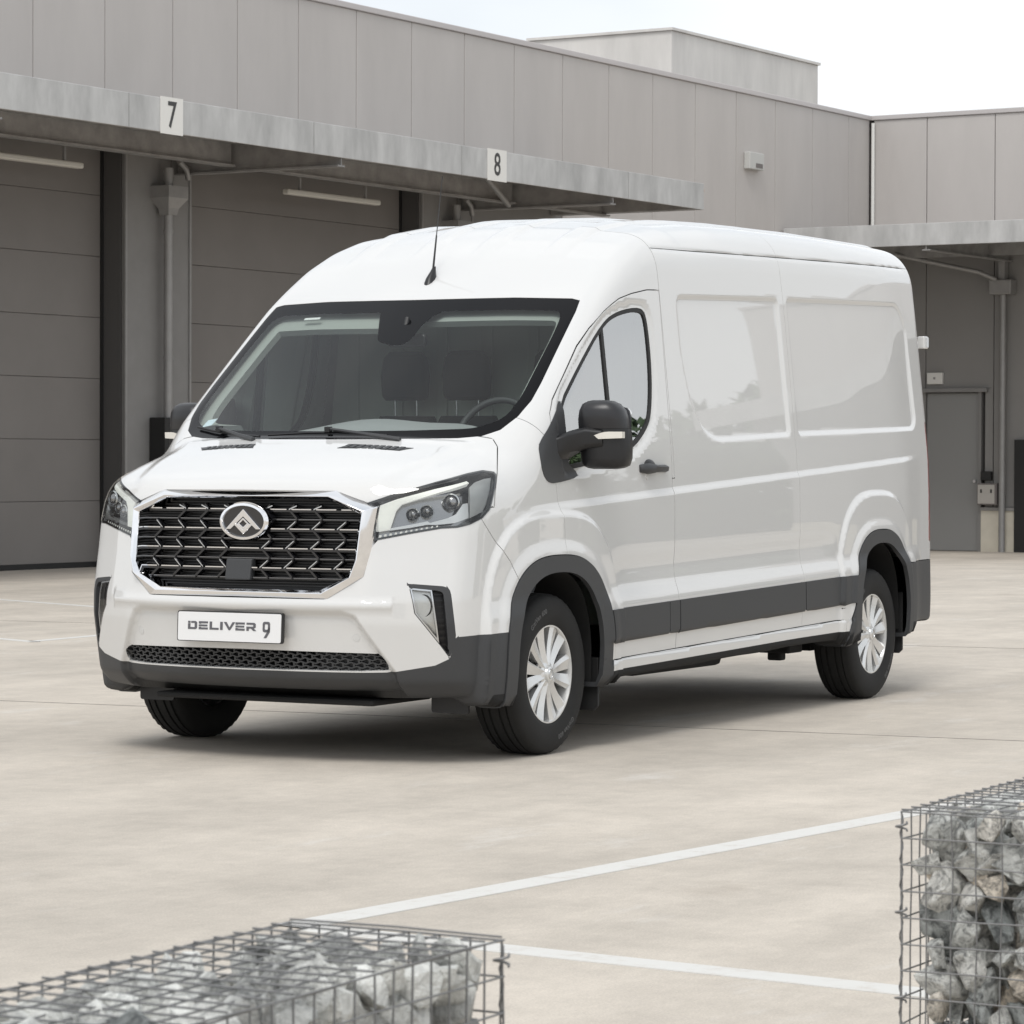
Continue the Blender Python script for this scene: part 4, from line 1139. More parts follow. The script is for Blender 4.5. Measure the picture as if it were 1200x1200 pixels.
for r in range(5):
    z0 = .398 + .0165 * r
    for i in range(30):
        x_ = -.655 + 1.31 * (2 * i + (r % 2)) / 60 + .0109
        g.add([lm(x_ - .004, z0), lm(x_ + .004, z0), lm(x_ + .004, z0 + .0165), lm(x_ - .004, z0 + .0165), lm(x_ - .004, z0, .03), lm(x_ + .004, z0, .03), lm(x_ + .004, z0 + .0165, .03), lm(x_ - .004, z0 + .0165, .03)],
              [(0, 3, 2, 1), (4, 5, 6, 7), (0, 1, 5, 4), (1, 2, 6, 5), (2, 3, 7, 6), (3, 0, 4, 7)])
tag(g.build('intake_mesh', M['plastic'], lowg, 0), kind='stuff')
for sg in (1, -1):                                                    # closed outer thirds of the intake
    ids = e_[(CEN[e_, 0] * sg > .37)]
    emit('intake_blank', ids, M['plastic'], lowg, -.030, 0)

# ---- headlights
def nose_poly(pts, it=0): return poly(UV_nose, pts, it, nose_m)
DRL = [(-.032, 1.088), (.046, 1.118), (.207, 1.163), (.353, 1.197), (.364, 1.189), (.228, 1.149), (.066, 1.096), (.042, 1.069), (.015, .990), (-.032, .982)]
SWOOSH = [(.010, .996), (.097, 1.012), (.171, 1.027), (.181, 1.020), (.256, 1.040), (.294, 1.057), (.330, 1.101), (.354, 1.104), (.356, 1.040), (.288, 1.020), (.202, 1.012), (.171, 1.013), (.096, .999), (.010, .987)]
OUTER = [(.372, 1.180), (.400, 1.200), (.446, 1.214), (.482, 1.218), (.472, 1.169), (.450, 1.100), (.431, 1.065), (.366, 1.040)]
for sg in (1, -1):
    ids = S.take(['headlight']); ids = ids[CEN[ids, 0] * sg > 0]
    hl = emit('headlight', ids, M['lens'], van, .002, 0)
    emit('lamp_housing', ids, M['lamp_dark'], hl, -.055, 0)
    # border of the lamp: a dark ring just under the lens
    sd = poly(UV_nose, HEADL, 0, nose_m)
    patch(['headlight'], lambda P: np.minimum(sd(P), .5) - .02, 'lamp_border', M['gloss'], hl, -.002, sg, .05, cut2=lambda P: sd(P) + .009)
    patch(['headlight'], nose_poly(DRL), 'daytime_strip', M['lamp_white'], hl, -.008, sg, .02)
    patch(['headlight'], nose_poly(SWOOSH), 'reflector', M['lamp_silver'], hl, -.014, sg, .02)
    patch(['headlight'], nose_poly(OUTER), 'indicator_reflector', M['lamp_clear'], hl, -.02, sg, .01)
    for k in range(12):
        t = k / 11; s_ = -.025 + .235 * t; z_ = .962 + .041 * t
        w_ = .0062 * (1 - .3 * t)
        patch(['headlight'], nose_poly([(s_ - w_, z_ - .006), (s_ + w_ * .7, z_ - .005), (s_ + w_, z_ + .006), (s_ - w_ * .7, z_ + .005)]), 'led_segment', M['lamp_white'], hl, -.004, sg)
    for s_, z_, r_ in ((.113, 1.058, .026), (.172, 1.071, .026), (.285, 1.118, .034)):
        p = nose_pt(s_, z_)[0] ; n = np.array([.35, -.93, .05]); n /= np.linalg.norm(n)
        p = p - normal_at(p)[0] * .040
        a = np.cross(n, [0, 0, 1]); a /= np.linalg.norm(a); b = np.cross(a, n)
        put = lambda r, t, h: tuple((p + a * r * math.cos(t) + b * r * math.sin(t) + n * h) * np.array([sg, 1, 1]))
        g = Geo(); g.lathe([(r_, -.03), (r_ * 1.08, .016), (r_ * .92, .020), (r_ * .86, .010)], 24, put); g.build('projector', M['satin'], hl, 30)
        g = Geo(); g.lathe([(r_ * .88, .008), (r_ * .7, .018), (r_ * .4, .024), (.001, .026)], 24, put); g.build('projector_lens', M['lamp_dark'], hl, 60)

# ---- fog lamps in the bumper corners
FOG = [(.094, .750), (.184, .741), (.216, .520), (.116, .640)]
for sg in (1, -1):
    ids = S.take(['pod_hole']); ids = ids[CEN[ids, 0] * sg > 0]
    pod = emit('fog_lamp', ids, M['black'], van, -.05, 0)
    lens = patch(['pod_hole'], nose_poly(FOG), 'fog_lens', M['lens'], pod, -.004, sg, .045)
    patch(['pod_hole'], nose_poly(FOG), 'fog_reflector', M['lamp_silver'], pod, -.045, sg)
    f_ = nose_poly(FOG)
    patch(['pod_hole'], f_, 'fog_bezel', M['satin'], pod, -.002, sg, .02, cut2=lambda P: f_(P) + .006)
    p = nose_pt(.146, .672)[0]; n = np.array([.3, -.95, 0.]); n /= np.linalg.norm(n); p = p - n * .012
    a = np.cross(n, [0, 0, 1]); a /= np.linalg.norm(a); b = np.cross(a, n)
    put = lambda r, t, h: tuple((p + a * r * math.cos(t) + b * r * math.sin(t) * 1.2 + n * h) * np.array([sg, 1, 1]))
    g = Geo(); g.lathe([(.046, .006), (.040, .012), (.030, -.008), (.012, -.02), (.0005, -.02)], 20, put); g.build('fog_bowl', M['chrome'], pod, 30)
    for k in range(9):
        z_ = .725 - k * .027
        s0 = np.interp(z_, [.52, .741], [.219, .190]); s1 = np.interp(z_, [.47, .728], [.256, .229])
        if s1 - s0 < .006: continue
        patch(['pod_hole'], nose_poly([(s0, z_ - .003), (s1, z_ - .003), (s1, z_ + .003), (s0, z_ + .003)]), 'fog_slat', M['black'], pod, -.028, sg)
# ---- door mirrors
for sg, dr in ((1, doors[0]), (-1, doors[1])):
    X = lambda x, y, z: (sg * x, y, z)
    mir = Geo()                                          # arm
    rings = []
    for x_, y0, y1, z0, z1 in ((.93, .03, .18, 1.245, 1.375), (.965, .05, .20, 1.285, 1.392), (1.0, .10, .24, 1.315, 1.412), (1.05, .165, .29, 1.330, 1.432), (1.12, .19, .29, 1.335, 1.425)):
        rings.append([X(x_, y0, z0 + .02), X(x_, y0 + .02, z0), X(x_, y1 - .02, z0), X(x_, y1, z0 + .02), X(x_, y1, z1 - .02), X(x_, y1 - .03, z1), X(x_, y0 + .03, z1), X(x_, y0, z1 - .02)])
    mir.sweep(rings, True)
    mirror = mir.build('door_mirror', M['black'], van, 50, bevel=.006)
    def shell(prof, name, m, zoff=0):
        """housing from horizontal outlines: (z, x0, x1, yfront, yback)"""
        g = Geo(); rings = []
        for z_, x0, x1, yf, yb in prof:
            ring = []; n = 20
            for k in range(n):
                t = 2 * math.pi * k / n; ct, st = math.cos(t), math.sin(t)
                e = .55
                u = abs(ct) ** e * (1 if ct >= 0 else -1); w = abs(st) ** e * (1 if st >= 0 else -1)
                xx = (x0 + x1) / 2 + (x1 - x0) / 2 * u
                yy = (yf + yb) / 2 + (yb - yf) / 2 * w + .05 * ((xx - x0) / .2) ** 2
                ring.append(X(xx - .088, yy + .18, z_))
            rings.append(ring)
        g.sweep(rings, True); return g.build(name, m, mirror, 60)
    shell([(1.420, 1.083, 1.285, .0, .12), (1.46, 1.083, 1.282, -.008, .12), (1.50, 1.088, 1.272, -.006, .12), (1.528, 1.098, 1.25, .01, .118), (1.541, 1.118, 1.225, .035, .11), (1.545, 1.14, 1.20, .055, .095)], 'mirror_cap', M['mirror_black'])
    shell([(1.242, 1.14, 1.24, .055, .10), (1.247, 1.115, 1.268, .035, .115), (1.258, 1.10, 1.288, .015, .12), (1.29, 1.092, 1.296, .008, .122), (1.36, 1.088, 1.296, .006, .122), (1.419, 1.086, 1.290, .006, .12)], 'mirror_housing', M['black'])
    g = Geo(); rings = []
    for i in range(9):
        t = i / 8; x_ = 1.150 + .142 * t; y_ = -.004 + .05 * ((x_ - 1.085) / .2) ** 2
        h0 = 1.372 + .006 * t; h1 = 1.376 + .030 * math.sin(min(1, t * 1.6) * math.pi / 2)
        x_ -= .088; y_ += .18; rings.append([X(x_, y_ - .006, h0), X(x_, y_ - .008, h1), X(x_, y_ + .02, h1), X(x_, y_ + .02, h0)])
    g.sweep(rings, True); g.build('mirror_indicator', mat('indicator_lens', (.75, .72, .66), .15, coat=1), mirror, 40)
    g = Geo(); rings = [[X(1.100 + .005, .124 + .05 * .0, z_) for z_ in (1.27, 1.50)]]
    g.prism(rrect(1.10, 1.275, 1.265, 1.515, .03), 0, .004, lambda u, w, t: X(u - .088, .304 + .05 * ((u - 1.085) / .2) ** 2 + t, w)); g.build('mirror_glass', M['mirror'], mirror, 40)

    # handle
    z_ = 1.243
    xs = lambda y, z=1.243: float(side_x(y, z)[0])
    g = Geo(); rings = []
    for i in range(13):
        t = i / 12; y_ = .862 + .285 * t; lift = .030 * math.sin(math.pi * min(max((t - .02) / .96, 0), 1)) ** .4
        h = .015 + .010 * (1 - t) * math.sin(math.pi * min(t * 2, 1)) + .002
        x0 = xs(y_)
        rings.append([X(x0 + lift - .006, y_, z_ - h), X(x0 + lift + .010, y_, z_ - h * .6), X(x0 + lift + .012, y_, z_ + h * .5), X(x0 + lift - .004, y_, z_ + h), X(x0 + lift - .014, y_, z_)])
    g.sweep(rings, True); hd = g.build('door_handle', M['plastic'], dr, 60)
    g = Geo(); rings = []
    for r_, h_ in ((.052, -.004), (.050, .004), (.040, .012), (.02, .016)):
        rings.append([X(xs(.965 + r_ * math.cos(k * .524) * .9, z_ + .012) + h_, .965 + r_ * 1.1 * math.cos(k * .524), z_ + .012 + r_ * .62 * math.sin(k * .524)) for k in range(12)])
    g.sweep(rings, True); g.build('handle_cup', M['black'], dr, 50)
    g = Geo(); g.tube([X(xs(.94, 1.205) - .004, .94, 1.205), X(xs(.94, 1.205) + .004, .94, 1.205)], .014, 14); g.build('lock_cap', M['paint'], dr, 40)

# ---- wipers and cowl
def wsp(x, z, d=.012):
    y = float(front_y_ws(x, z)); p = np.array([x, y, z]); n = normal_at(p)[0]; return p + n * d
def front_y_ws(x, z):
    return bisect(lambda y: F(np.array([[x, float(y[0]), z]])), [-.8], [.9])[0]
for pts, arm in ((((-.735, 1.418), (-.62, 1.402), (-.50, 1.388), (-.40, 1.379), (-.27, 1.372)), ((-.56, 1.399), (-.40, 1.372), (-.29, 1.362))),
                 (((-.235, 1.377), (-.05, 1.388), (.10, 1.391), (.25, 1.385), (.36, 1.376)), ((.06, 1.394), (.30, 1.372), (.44, 1.362)))):
    g = Geo(); g.tube([wsp(a, b, .010) for a, b in pts], .0055, 6); w = g.build('wiper', M['black'], van, 40)
    g = Geo(); g.tube([wsp(a, b, .026 - .010 * i) for i, (a, b) in enumerate(arm)], [.007, .010, .012], 6); g.build('wiper_arm', M['plastic'], w, 40)
    g = Geo(); p = wsp(*arm[0], .02); g.box(tuple(p - .014), tuple(p + .014)); g.build('wiper_joint', M['black'], w, 0, bevel=.004)
# stickers behind the glass
for pts in (((-.735, 1.428), (-.675, 1.438), (-.665, 1.470), (-.722, 1.462)),):
    q = [wsp(a, b, -.006) for a, b in pts]; g = Geo(); g.add(q + [v - normal_at(v)[0] * .0008 for v in q], [(0, 1, 2, 3), (4, 7, 6, 5), (0, 4, 5, 1), (1, 5, 6, 2), (2, 6, 7, 3), (3, 7, 4, 0)])
    st = g.build('windshield_sticker', mat('sticker', (.60, .68, .74), .5), windshield, 0)
q = [wsp(a, b, -.006) for a, b in ((-.575, 1.938), (-.48, 1.940), (-.48, 1.950), (-.575, 1.948))]
g = Geo(); g.add(q + [v - normal_at(v)[0] * .0008 for v in q], [(0, 1, 2, 3), (4, 7, 6, 5), (0, 4, 5, 1), (1, 5, 6, 2), (2, 6, 7, 3), (3, 7, 4, 0)]); g.build('windshield_sticker', M['plate'], windshield, 0)

# ---- antenna
zb = float(top_z(.0, .64)[0])
g = Geo(); rings = []
for t, w_, l0, l1 in ((-.004, .026, -.045, .040), (.012, .020, -.030, .038), (.035, .012, -.005, .036), (.055, .007, .015, .034)):
    rings.append([(.0 + w_ * math.cos(a), .64 + (l0 + l1) / 2 + (l1 - l0) / 2 * math.sin(a) + t * .2, zb + t + .75 * ((l0 + l1) / 2 + (l1 - l0) / 2 * math.sin(a)) * (1 if t < 0 else .4)) for a in [k * math.pi / 6 for k in range(12)]])
g.sweep(rings, True); ant = g.build('antenna', M['black'], van, 50)
g = Geo(); b0 = Vector((0, .665, zb + .05)); d_ = Vector((0, .085, .44))
g.tube([b0, b0 + d_ * .36, b0 + d_ * .37, b0 + d_], [.0055, .004, .0026, .0018], 8); g.build('antenna_rod', M['black'], ant, 40)

# ---- wheel wells, mud flaps, under-body pieces
for sg in (1, -1):
    for (yc, a, b, z0, p), zb_ in ((ARCH_IN_F, .28), (ARCH_IN_R, .36)):
        g = Geo(); pts = []
        for k in range(33):
            t = math.pi * k / 32; ct, st = math.cos(t), math.sin(t)
            rr = (abs(ct) ** p + abs(st) ** p) ** (-1 / p)
            pts.append((yc - (a + .010) * rr * ct, z0 + (b + .010) * rr * st))
        pts = [(pts[0][0], zb_)] + pts + [(pts[-1][0], zb_)]
        rings = [[(sg * x_, y_, z_) for y_, z_ in pts] for x_ in (.575, .75, .97)]
        g.sweep(rings, False, cap=False)
        g.add([(sg * .58, y_, z_) for y_, z_ in pts], [tuple(range(len(pts)))])
        g.build('wheel_well', M['under'], van, 40)
    for y_, x0, x1, z0, z1 in ((.405, .80, 1.0, .165, .40), (4.145, .80, .990, .225, .56)):
        g = Geo(); g.prism([(x0, z0 + .02), (x0 + .02, z0), (x1 - .02, z0), (x1, z0 + .02), (x1 - .012, z1), (x0, z1)], 0, .012, lambda u, w, t: (sg * u, y_ + t + (w - z0) * .10, w)); g.build('mud_flap', M['rubber'], van, 0, bevel=.004)
    g = Geo(); g.prism(rrect(.66, .84, .205, .30, .012), 0, .014, lambda u, w, t: (sg * u, -.50 + t + .0 * w, w)); g.build('wheel_deflector', M['black'], van, 30)
g = Geo(); g.tube([(-.80, 3.76, .34), (.80, 3.76, .34)], .045, 14); ax = g.build('rear_axle', M['under'], van, 40)
g = Geo(); g.lathe([(.01, -.14), (.10, -.10), (.135, 0), (.10, .10), (.01, .14)], 16, lambda r, t, h: (h * .8, 3.76 + r * math.cos(t), .35 + r * math.sin(t))); g.build('differential', M['under'], ax, 60)
g = Geo(); g.tube([(-.70, 0, .31), (.70, 0, .31)], .04, 12); g.build('front_axle', M['under'], van, 40)
for sg in (1, -1):
    g = Geo(); g.obox((sg * .55, 3.0, .335), (sg * .07, 0, 0), (0, 1.5, 0), (0, 0, .012)); g.obox((sg * .54, 3.70, .25), (sg * .09, 0, 0), (0, .14, 0), (0, 0, .09)); g.build('leaf_spring', M['under'], van, 0)
    g = Geo(); g.tube([(sg * .60, .25, .22), (sg * .60, .9, .30)], .02, 8); g.build('suspension_arm', M['under'], van, 40)
g = Geo(); g.box((.35, 1.3, .255), (.75, 2.3, .36)); g.build('fuel_tank', M['under'], van, 0, bevel=.03)
g = Geo(); g.tube([(-.4, .4, .25), (-.4, 2.2, .25), (-.5, 2.5, .27), (-.5, 4.6, .30)], .03, 10); g.tube([(-.4, 1.3, .26), (-.4, 2.0, .26)], .09, 14); g.build('exhaust_pipe', M['under'], van, 40)
g = Geo(); g.box((-.55, -.80, .245), (.55, -.30, .27)); g.build('engine_undertray', M['under'], van, 0, bevel=.01)
g = Geo(); g.box((.62, 3.02, .275), (.80, 3.20, .34)); g.box((.66, 3.05, .235), (.74, 3.12, .28)); g.build('spring_hanger', M['under'], van, 0, bevel=.01)

# ---- wheels
def make_wheel():
    root = Geo()
    # profile of the tyre, r against distance from wheel centre plane (outwards +)
    sw = [(.205, .085), (.212, .098), (.225, .106), (.245, .112), (.270, .1145), (.295, .1135), (.315, .1095), (.328, .104), (.336, .099)]
    tread = [(.3435, .092), (.3485, .082), (.3500, .070), (.3502, .064), (.3420, .062), (.3420, .056), (.3508, .054), (.3515, .030), (.3430, .028), (.3430, .020), (.3515, .018)]
    prof = sw + tread + [(r, -h) for r, h in reversed(tread)] + [(r, -h) for r, h in reversed(sw)]
    n = 96
    rings = []
    for r, h in prof:
        ring = []
        for k in range(n):
            t = 2 * math.pi * k / n
            rr = r
            if r > .338 and abs(h) > .065: rr = r - (.006 if k % 2 else 0)
            if abs(r - .336) < .001: rr = r - (.002 if k % 2 else 0)
            ring.append((h, rr * math.cos(t), rr * math.sin(t)))
        rings.append(ring)
    g = Geo(); g.sweep(rings, True, cap=False); tyre = g.build('tyre', M['tyre'], None, 32)
    wh = empty('wheel', (0, 0, 0)); tyre.parent = wh
    g = Geo()
    g.lathe([(.200, -.09), (.208, .07), (.214, .092), (.222, .098), (.2225, .093), (.2235, .085)], 64, lambda r, t, h: (h, r * math.cos(t), r * math.sin(t)))
    g.lathe([(.222, .098), (.2185, .0995), (.208, .0985), (.204, .080), (.200, .040), (.196, -.05)], 64, lambda r, t, h: (h, r * math.cos(t), r * math.sin(t)))
    rim = g.build('rim', M['wheel'], wh, 40)
    g = Geo(); g.lathe([(.205, .03), (.12, .035), (.07, .05), (.001, .05)], 48, lambda r, t, h: (h, r * math.cos(t), r * math.sin(t))); g.build('brake_backing', M['wheel_dark'], wh, 40)
    for k in range(12):                                   # six pairs of straight, ridged spokes
        pair = k % 2
        ang = 2 * math.pi * (k // 2) / 6 + math.radians(12.5 if pair else -12.5)
        g = Geo(); rings = []
        for i in range(8):
            t = i / 7; r = .040 + (.214 - .040) * t
            w = .0140 + .0205 * t
            hgt = .094 - .006 * math.sin(math.pi * t)
            sh = (.45 if pair else -.45) * w
            rings.append([(r, -w, hgt - .009), (r, sh, hgt + .002), (r, w, hgt - .009), (r, w * .85, hgt - .04), (r, -w * .85, hgt - .04)])
        R_ = [[(h, r * math.cos(ang) - q * math.sin(ang), r * math.sin(ang) + q * math.cos(ang)) for r, q, h in ring] for ring in rings]
        g.sweep(R_, True); g.build('spoke', M['wheel'], wh, 20)
    g = Geo(); g.lathe([(.060, .060), (.058, .086), (.050, .092), (.036, .094), (.033, .102), (.028, .105), (.001, .106)], 40, lambda r, t, h: (h, r * math.cos(t), r * math.sin(t)))
    cap = g.build('hub_cap', M['wheel'], wh, 30)
    g = Geo()
    g.lathe([(.024, .1052), (.022, .1085), (.019, .1085), (.018, .1055)], 32, lambda r, t, h: (h, r * .8 * math.cos(t), r * math.sin(t)))
    g.build('cap_emblem', M['satin'], wh, 40)
    for k in range(6):
        t = 2 * math.pi * (k + .5) / 6
        c_ = (.078 * math.cos(t), .078 * math.sin(t))
        g = Geo(); g.tube([(.058, *c_), (.082, *c_)], .011, 6); g.build('lug_nut', M['satin'], wh, 30)
        g = Geo(); g.tube([(.060, *c_), (.0785, *c_)], .0165, 14); g.build('lug_recess', M['wheel_dark'], wh, 30)
    # face (outside) is +h; y runs backwards so letters are laid out reversed
    def bend2(word, size, a0, rad):
        def fn(co):
            t = a0 - co.x / rad; r = rad + co.y
            xx = float(np.interp(r, [.245, .270, .295, .315, .328], [.112, .1145, .1135, .1095, .104]))
            return Vector((xx + co.z, r * math.cos(t), r * math.sin(t)))
        return text_mesh(word, size, M['tyre_text'], 'sidewall_lettering', None, wh, .0012, fn=fn, bold=.0005, spacing=1.12)
    return wh, bend2
wheel0, bend2 = make_wheel()
# seen from outside (+x side) forward (-y) is to the left: angle runs from +y (rear) through +z (up)
for a_, w_ in ((math.radians(118), 'GitiVan 600'), (math.radians(-62), 'GitiVan 600')):
    bend2(w_, .030, a_, .282)
wheel0.parent = van
spots = [(.867, 0, 0), (.867, 3.76, 0), (-.867, 0, math.pi), (-.867, 3.76, math.pi)]
for i, (x_, y_, rz) in enumerate(spots):
    w = wheel0 if i == 0 else copy_tree(wheel0, van)
    w.location = (x_, y_, .350); w.rotation_euler = ((0, .35, .6, .9)[i], 0, rz)

# ---- rear door hinges
for z_ in (1.96, .80):
    for sg in (1, -1):
        x0, y0 = .80, 4.925
        g2 = Geo(); g2.box((sg * (x0 - .03), y0, z_ - .035), (sg * (x0 + .012), y0 + .065, z_ + .035)); hg = g2.build('door_hinge', M['paint'], rear_doors[0 if sg > 0 else 1], 0, bevel=.006)
        g3 = Geo(); g3.tube([(sg * (x0 + .012), y0 + .045, z_ - .028), (sg * (x0 + .012), y0 + .045, z_ + .028)], .011, 10); g3.build('hinge_pin', M['satin'], rear_doors[0 if sg > 0 else 1], 40)

# ---- cab interior
g = Geo(); rings = []
for x_ in np.linspace(-.86, .86, 25):
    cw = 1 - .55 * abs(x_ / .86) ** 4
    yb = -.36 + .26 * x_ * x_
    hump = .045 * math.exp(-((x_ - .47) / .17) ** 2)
    dome = math.exp(-((x_ - .02) / .42) ** 2)  # central bulge added to imitate the dome-shaped reflection on the windscreen
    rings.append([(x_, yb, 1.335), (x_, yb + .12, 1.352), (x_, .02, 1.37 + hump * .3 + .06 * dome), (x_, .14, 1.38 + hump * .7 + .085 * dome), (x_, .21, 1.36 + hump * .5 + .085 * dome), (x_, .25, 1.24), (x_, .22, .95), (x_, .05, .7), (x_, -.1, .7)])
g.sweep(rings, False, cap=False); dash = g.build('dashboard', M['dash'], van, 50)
g = Geo(); g.prism(rrect(-.12, .14, 1.10, 1.24, .015), 0, .03, lambda u, w, t: (u, .235 + t, w)); g.build('centre_screen', M['gloss'], dash, 30)
tilt = math.radians(28)
g = Geo(); n_ = 40; rings = []
for k in range(n_):
    t = 2 * math.pi * k / n_; ring = []
    for j in range(8):
        a = 2 * math.pi * j / 8; rr = .185 + .016 * math.cos(a); h = .016 * math.sin(a)
        u, v = rr * math.cos(t), rr * math.sin(t)
        ring.append((.47 + u, .40 + v * math.sin(tilt) * .9 + h * math.cos(tilt), 1.39 + v * math.cos(tilt) - h * math.sin(tilt)))
    rings.append(ring)
g.sweep(rings, True, closed=True, cap=False); stw = g.build('steering_wheel', M['plastic'], van, 60)
g = Geo(); g.tube([(.47, .40, 1.39), (.47, .22, 1.30)], [.06, .05], 14); g.obox((.30, .392, 1.375), (.34, 0, 0), (0, .02, 0), (0, .0, .03)); g.build('steering_hub', M['dash_dark'], stw, 40)
def seat(x_, w, tag_):
    g = Geo(); g.prism(rrect(x_ - w / 2, x_ + w / 2, .72, .86, .05), .45, .98, lambda u, z, t: (u, t, z)); st = g.build('seat', M['seat'], van, 40, bevel=.02)
    g = Geo(); rings = []
    for z_, yy, ww, th in ((.82, .90, w * .98, .15), (1.0, .95, w, .15), (1.25, 1.00, w, .13), (1.42, 1.035, w * .9, .11), (1.49, 1.05, w * .72, .09)):
        ring = []
        for k in range(16):
            t = 2 * math.pi * k / 16; u = abs(math.cos(t)) ** .5 * (1 if math.cos(t) >= 0 else -1); v = abs(math.sin(t)) ** .6 * (1 if math.sin(t) >= 0 else -1)
            ring.append((x_ + ww / 2 * u, yy + th / 2 * v, z_))
        rings.append(ring)
    g.sweep(rings, True); g.build('backrest', M['seat'], st, 60)
    g = Geo(); rings = []
    for z_, ww, th in ((1.565, .20, .07), (1.585, .235, .10), (1.68, .25, .11), (1.77, .225, .09), (1.80, .17, .05)):
        ring = []
        for k in range(16):
            t = 2 * math.pi * k / 16; u = abs(math.cos(t)) ** .5 * (1 if math.cos(t) >= 0 else -1); v = abs(math.sin(t)) ** .6 * (1 if math.sin(t) >= 0 else -1)
            ring.append((x_ + ww / 2 * u, 1.03 + th / 2 * v, z_))
        rings.append(ring)
    g.sweep(rings, True); hr = g.build('headrest', M['seat'], st, 60)
    for dx in (-.06, .06):
        g = Geo(); g.tube([(x_ + dx, 1.04, 1.45), (x_ + dx, 1.035, 1.60)], .006, 8); g.build('headrest_post', M['satin'], st, 40)
seat(.47, .50, 0); seat(-.02, .40, 1); seat(-.36, .40, 1)
g = Geo(); g.prism([(-.90, .5), (.90, .5), (.90, 1.3), (.84, 1.9), (.79, 2.10), (.66, 2.24), (-.66, 2.24), (-.79, 2.10), (-.84, 1.9), (-.90, 1.3)], 0, .016, lambda u, w, t: (u, 1.205 + t, w))
bulk = g.build('bulkhead', M['bulk'], van, 0)
for k in range(7):
    g = Geo(); x_ = -.75 + .25 * k; g.box((x_ - .03, 1.190, .7), (x_ + .03, 1.2045, 1.98)); g.build('bulkhead_rib', M['bulk'], bulk, 0, bevel=.006)
g = Geo(); g.prism(rrect(-.08, .13, 1.795, 1.855, .02), 0, .03, lambda u, w, t: (u + .02, .34 + t - .1 * u, w)); rm = g.build('rear_view_mirror', M['black'], van, 30, bevel=.006)
g = Geo(); g.tube([(.04, .33, 1.85), (.04, .36, 1.93)], .012, 8); g.build('mirror_stem', M['black'], rm, 40)
for x0, x1 in ((-.66, -.16), (.22, .70)):
    g = Geo(); g.prism(rrect(x0, x1, 0, 1, .03), 0, 1, lambda u, w, t: (u, .50 + .15 * u * u + .12 * w, 1.93 + .045 * w - .012 * t)); g.build('sun_visor', M['trim'], van, 30)
# ======================================================================
# STONE-FILLED WIRE GABIONS
# ======================================================================
def stone_material():
    m = bpy.data.materials.new('quarry_stone'); m.use_nodes = True; n = m.node_tree.nodes; l = m.node_tree.links; p = n['Principled BSDF']
    t = n.new('ShaderNodeTexCoord'); oi = n.new('ShaderNodeObjectInfo')
    ofs = n.new('ShaderNodeVectorMath'); ofs.operation = 'MULTIPLY_ADD'; ofs.inputs[1].default_value = (1, 1, 1)
    cmb = n.new('ShaderNodeCombineXYZ'); mu = n.new('ShaderNodeMath'); mu.operation = 'MULTIPLY'; mu.inputs[1].default_value = 37; l.new(oi.outputs['Random'], mu.inputs[0]); l.new(mu.outputs[0], cmb.inputs[0]); l.new(mu.outputs[0], cmb.inputs[1])
    l.new(t.outputs['Object'], ofs.inputs[0]); l.new(cmb.outputs[0], ofs.inputs[2])
    a = n.new('ShaderNodeTexNoise'); a.inputs['Scale'].default_value = 2.2; a.inputs['Detail'].default_value = 12; a.inputs['Roughness'].default_value = .74; a.inputs['Distortion'].default_value = .8; l.new(ofs.outputs[0], a.inputs['Vector'])
    cr_ = n.new('ShaderNodeValToRGB'); e = cr_.color_ramp.elements
    e[0].position = .40; e[0].color = (.24, .24, .235, 1); e[1].position = .62; e[1].color = (.95, .94, .91, 1); x = e.new(.52); x.color = (.74, .73, .70, 1)
    l.new(a.outputs['Fac'], cr_.inputs['Fac'])
    q = n.new('ShaderNodeValToRGB'); w = q.color_ramp.elements; w[0].color = (.30, .33, .34, 1); w[1].color = (.98, .82, .64, 1); y = w.new(.35); y.color = (.80, .83, .83, 1); y2 = w.new(.8); y2.color = (1.1, 1.1, 1.08, 1); l.new(oi.outputs['Random'], q.inputs['Fac'])
    mx_ = n.new('ShaderNodeMix'); mx_.data_type = 'RGBA'; mx_.blend_type = 'MULTIPLY'; mx_.inputs['Factor'].default_value = 1; l.new(cr_.outputs[0], mx_.inputs[6]); l.new(q.outputs[0], mx_.inputs[7])
    l.new(mx_.outputs[2], p.inputs['Base Color']); p.inputs['Roughness'].default_value = .85
    b = n.new('ShaderNodeTexNoise'); b.inputs['Scale'].default_value = 3.2; b.inputs['Detail'].default_value = 8; b.inputs['Roughness'].default_value = .7; l.new(ofs.outputs[0], b.inputs['Vector'])
    u = n.new('ShaderNodeBump'); u.inputs['Strength'].default_value = .6; u.inputs['Distance'].default_value = .18; l.new(b.outputs['Fac'], u.inputs['Height']); l.new(u.outputs[0], p.inputs['Normal'])
    return m
M['stone'] = stone_material()
M['wire'] = mat('galvanised_wire', (.20, .20, .20), .5, metal=.4)
stone_meshes = []
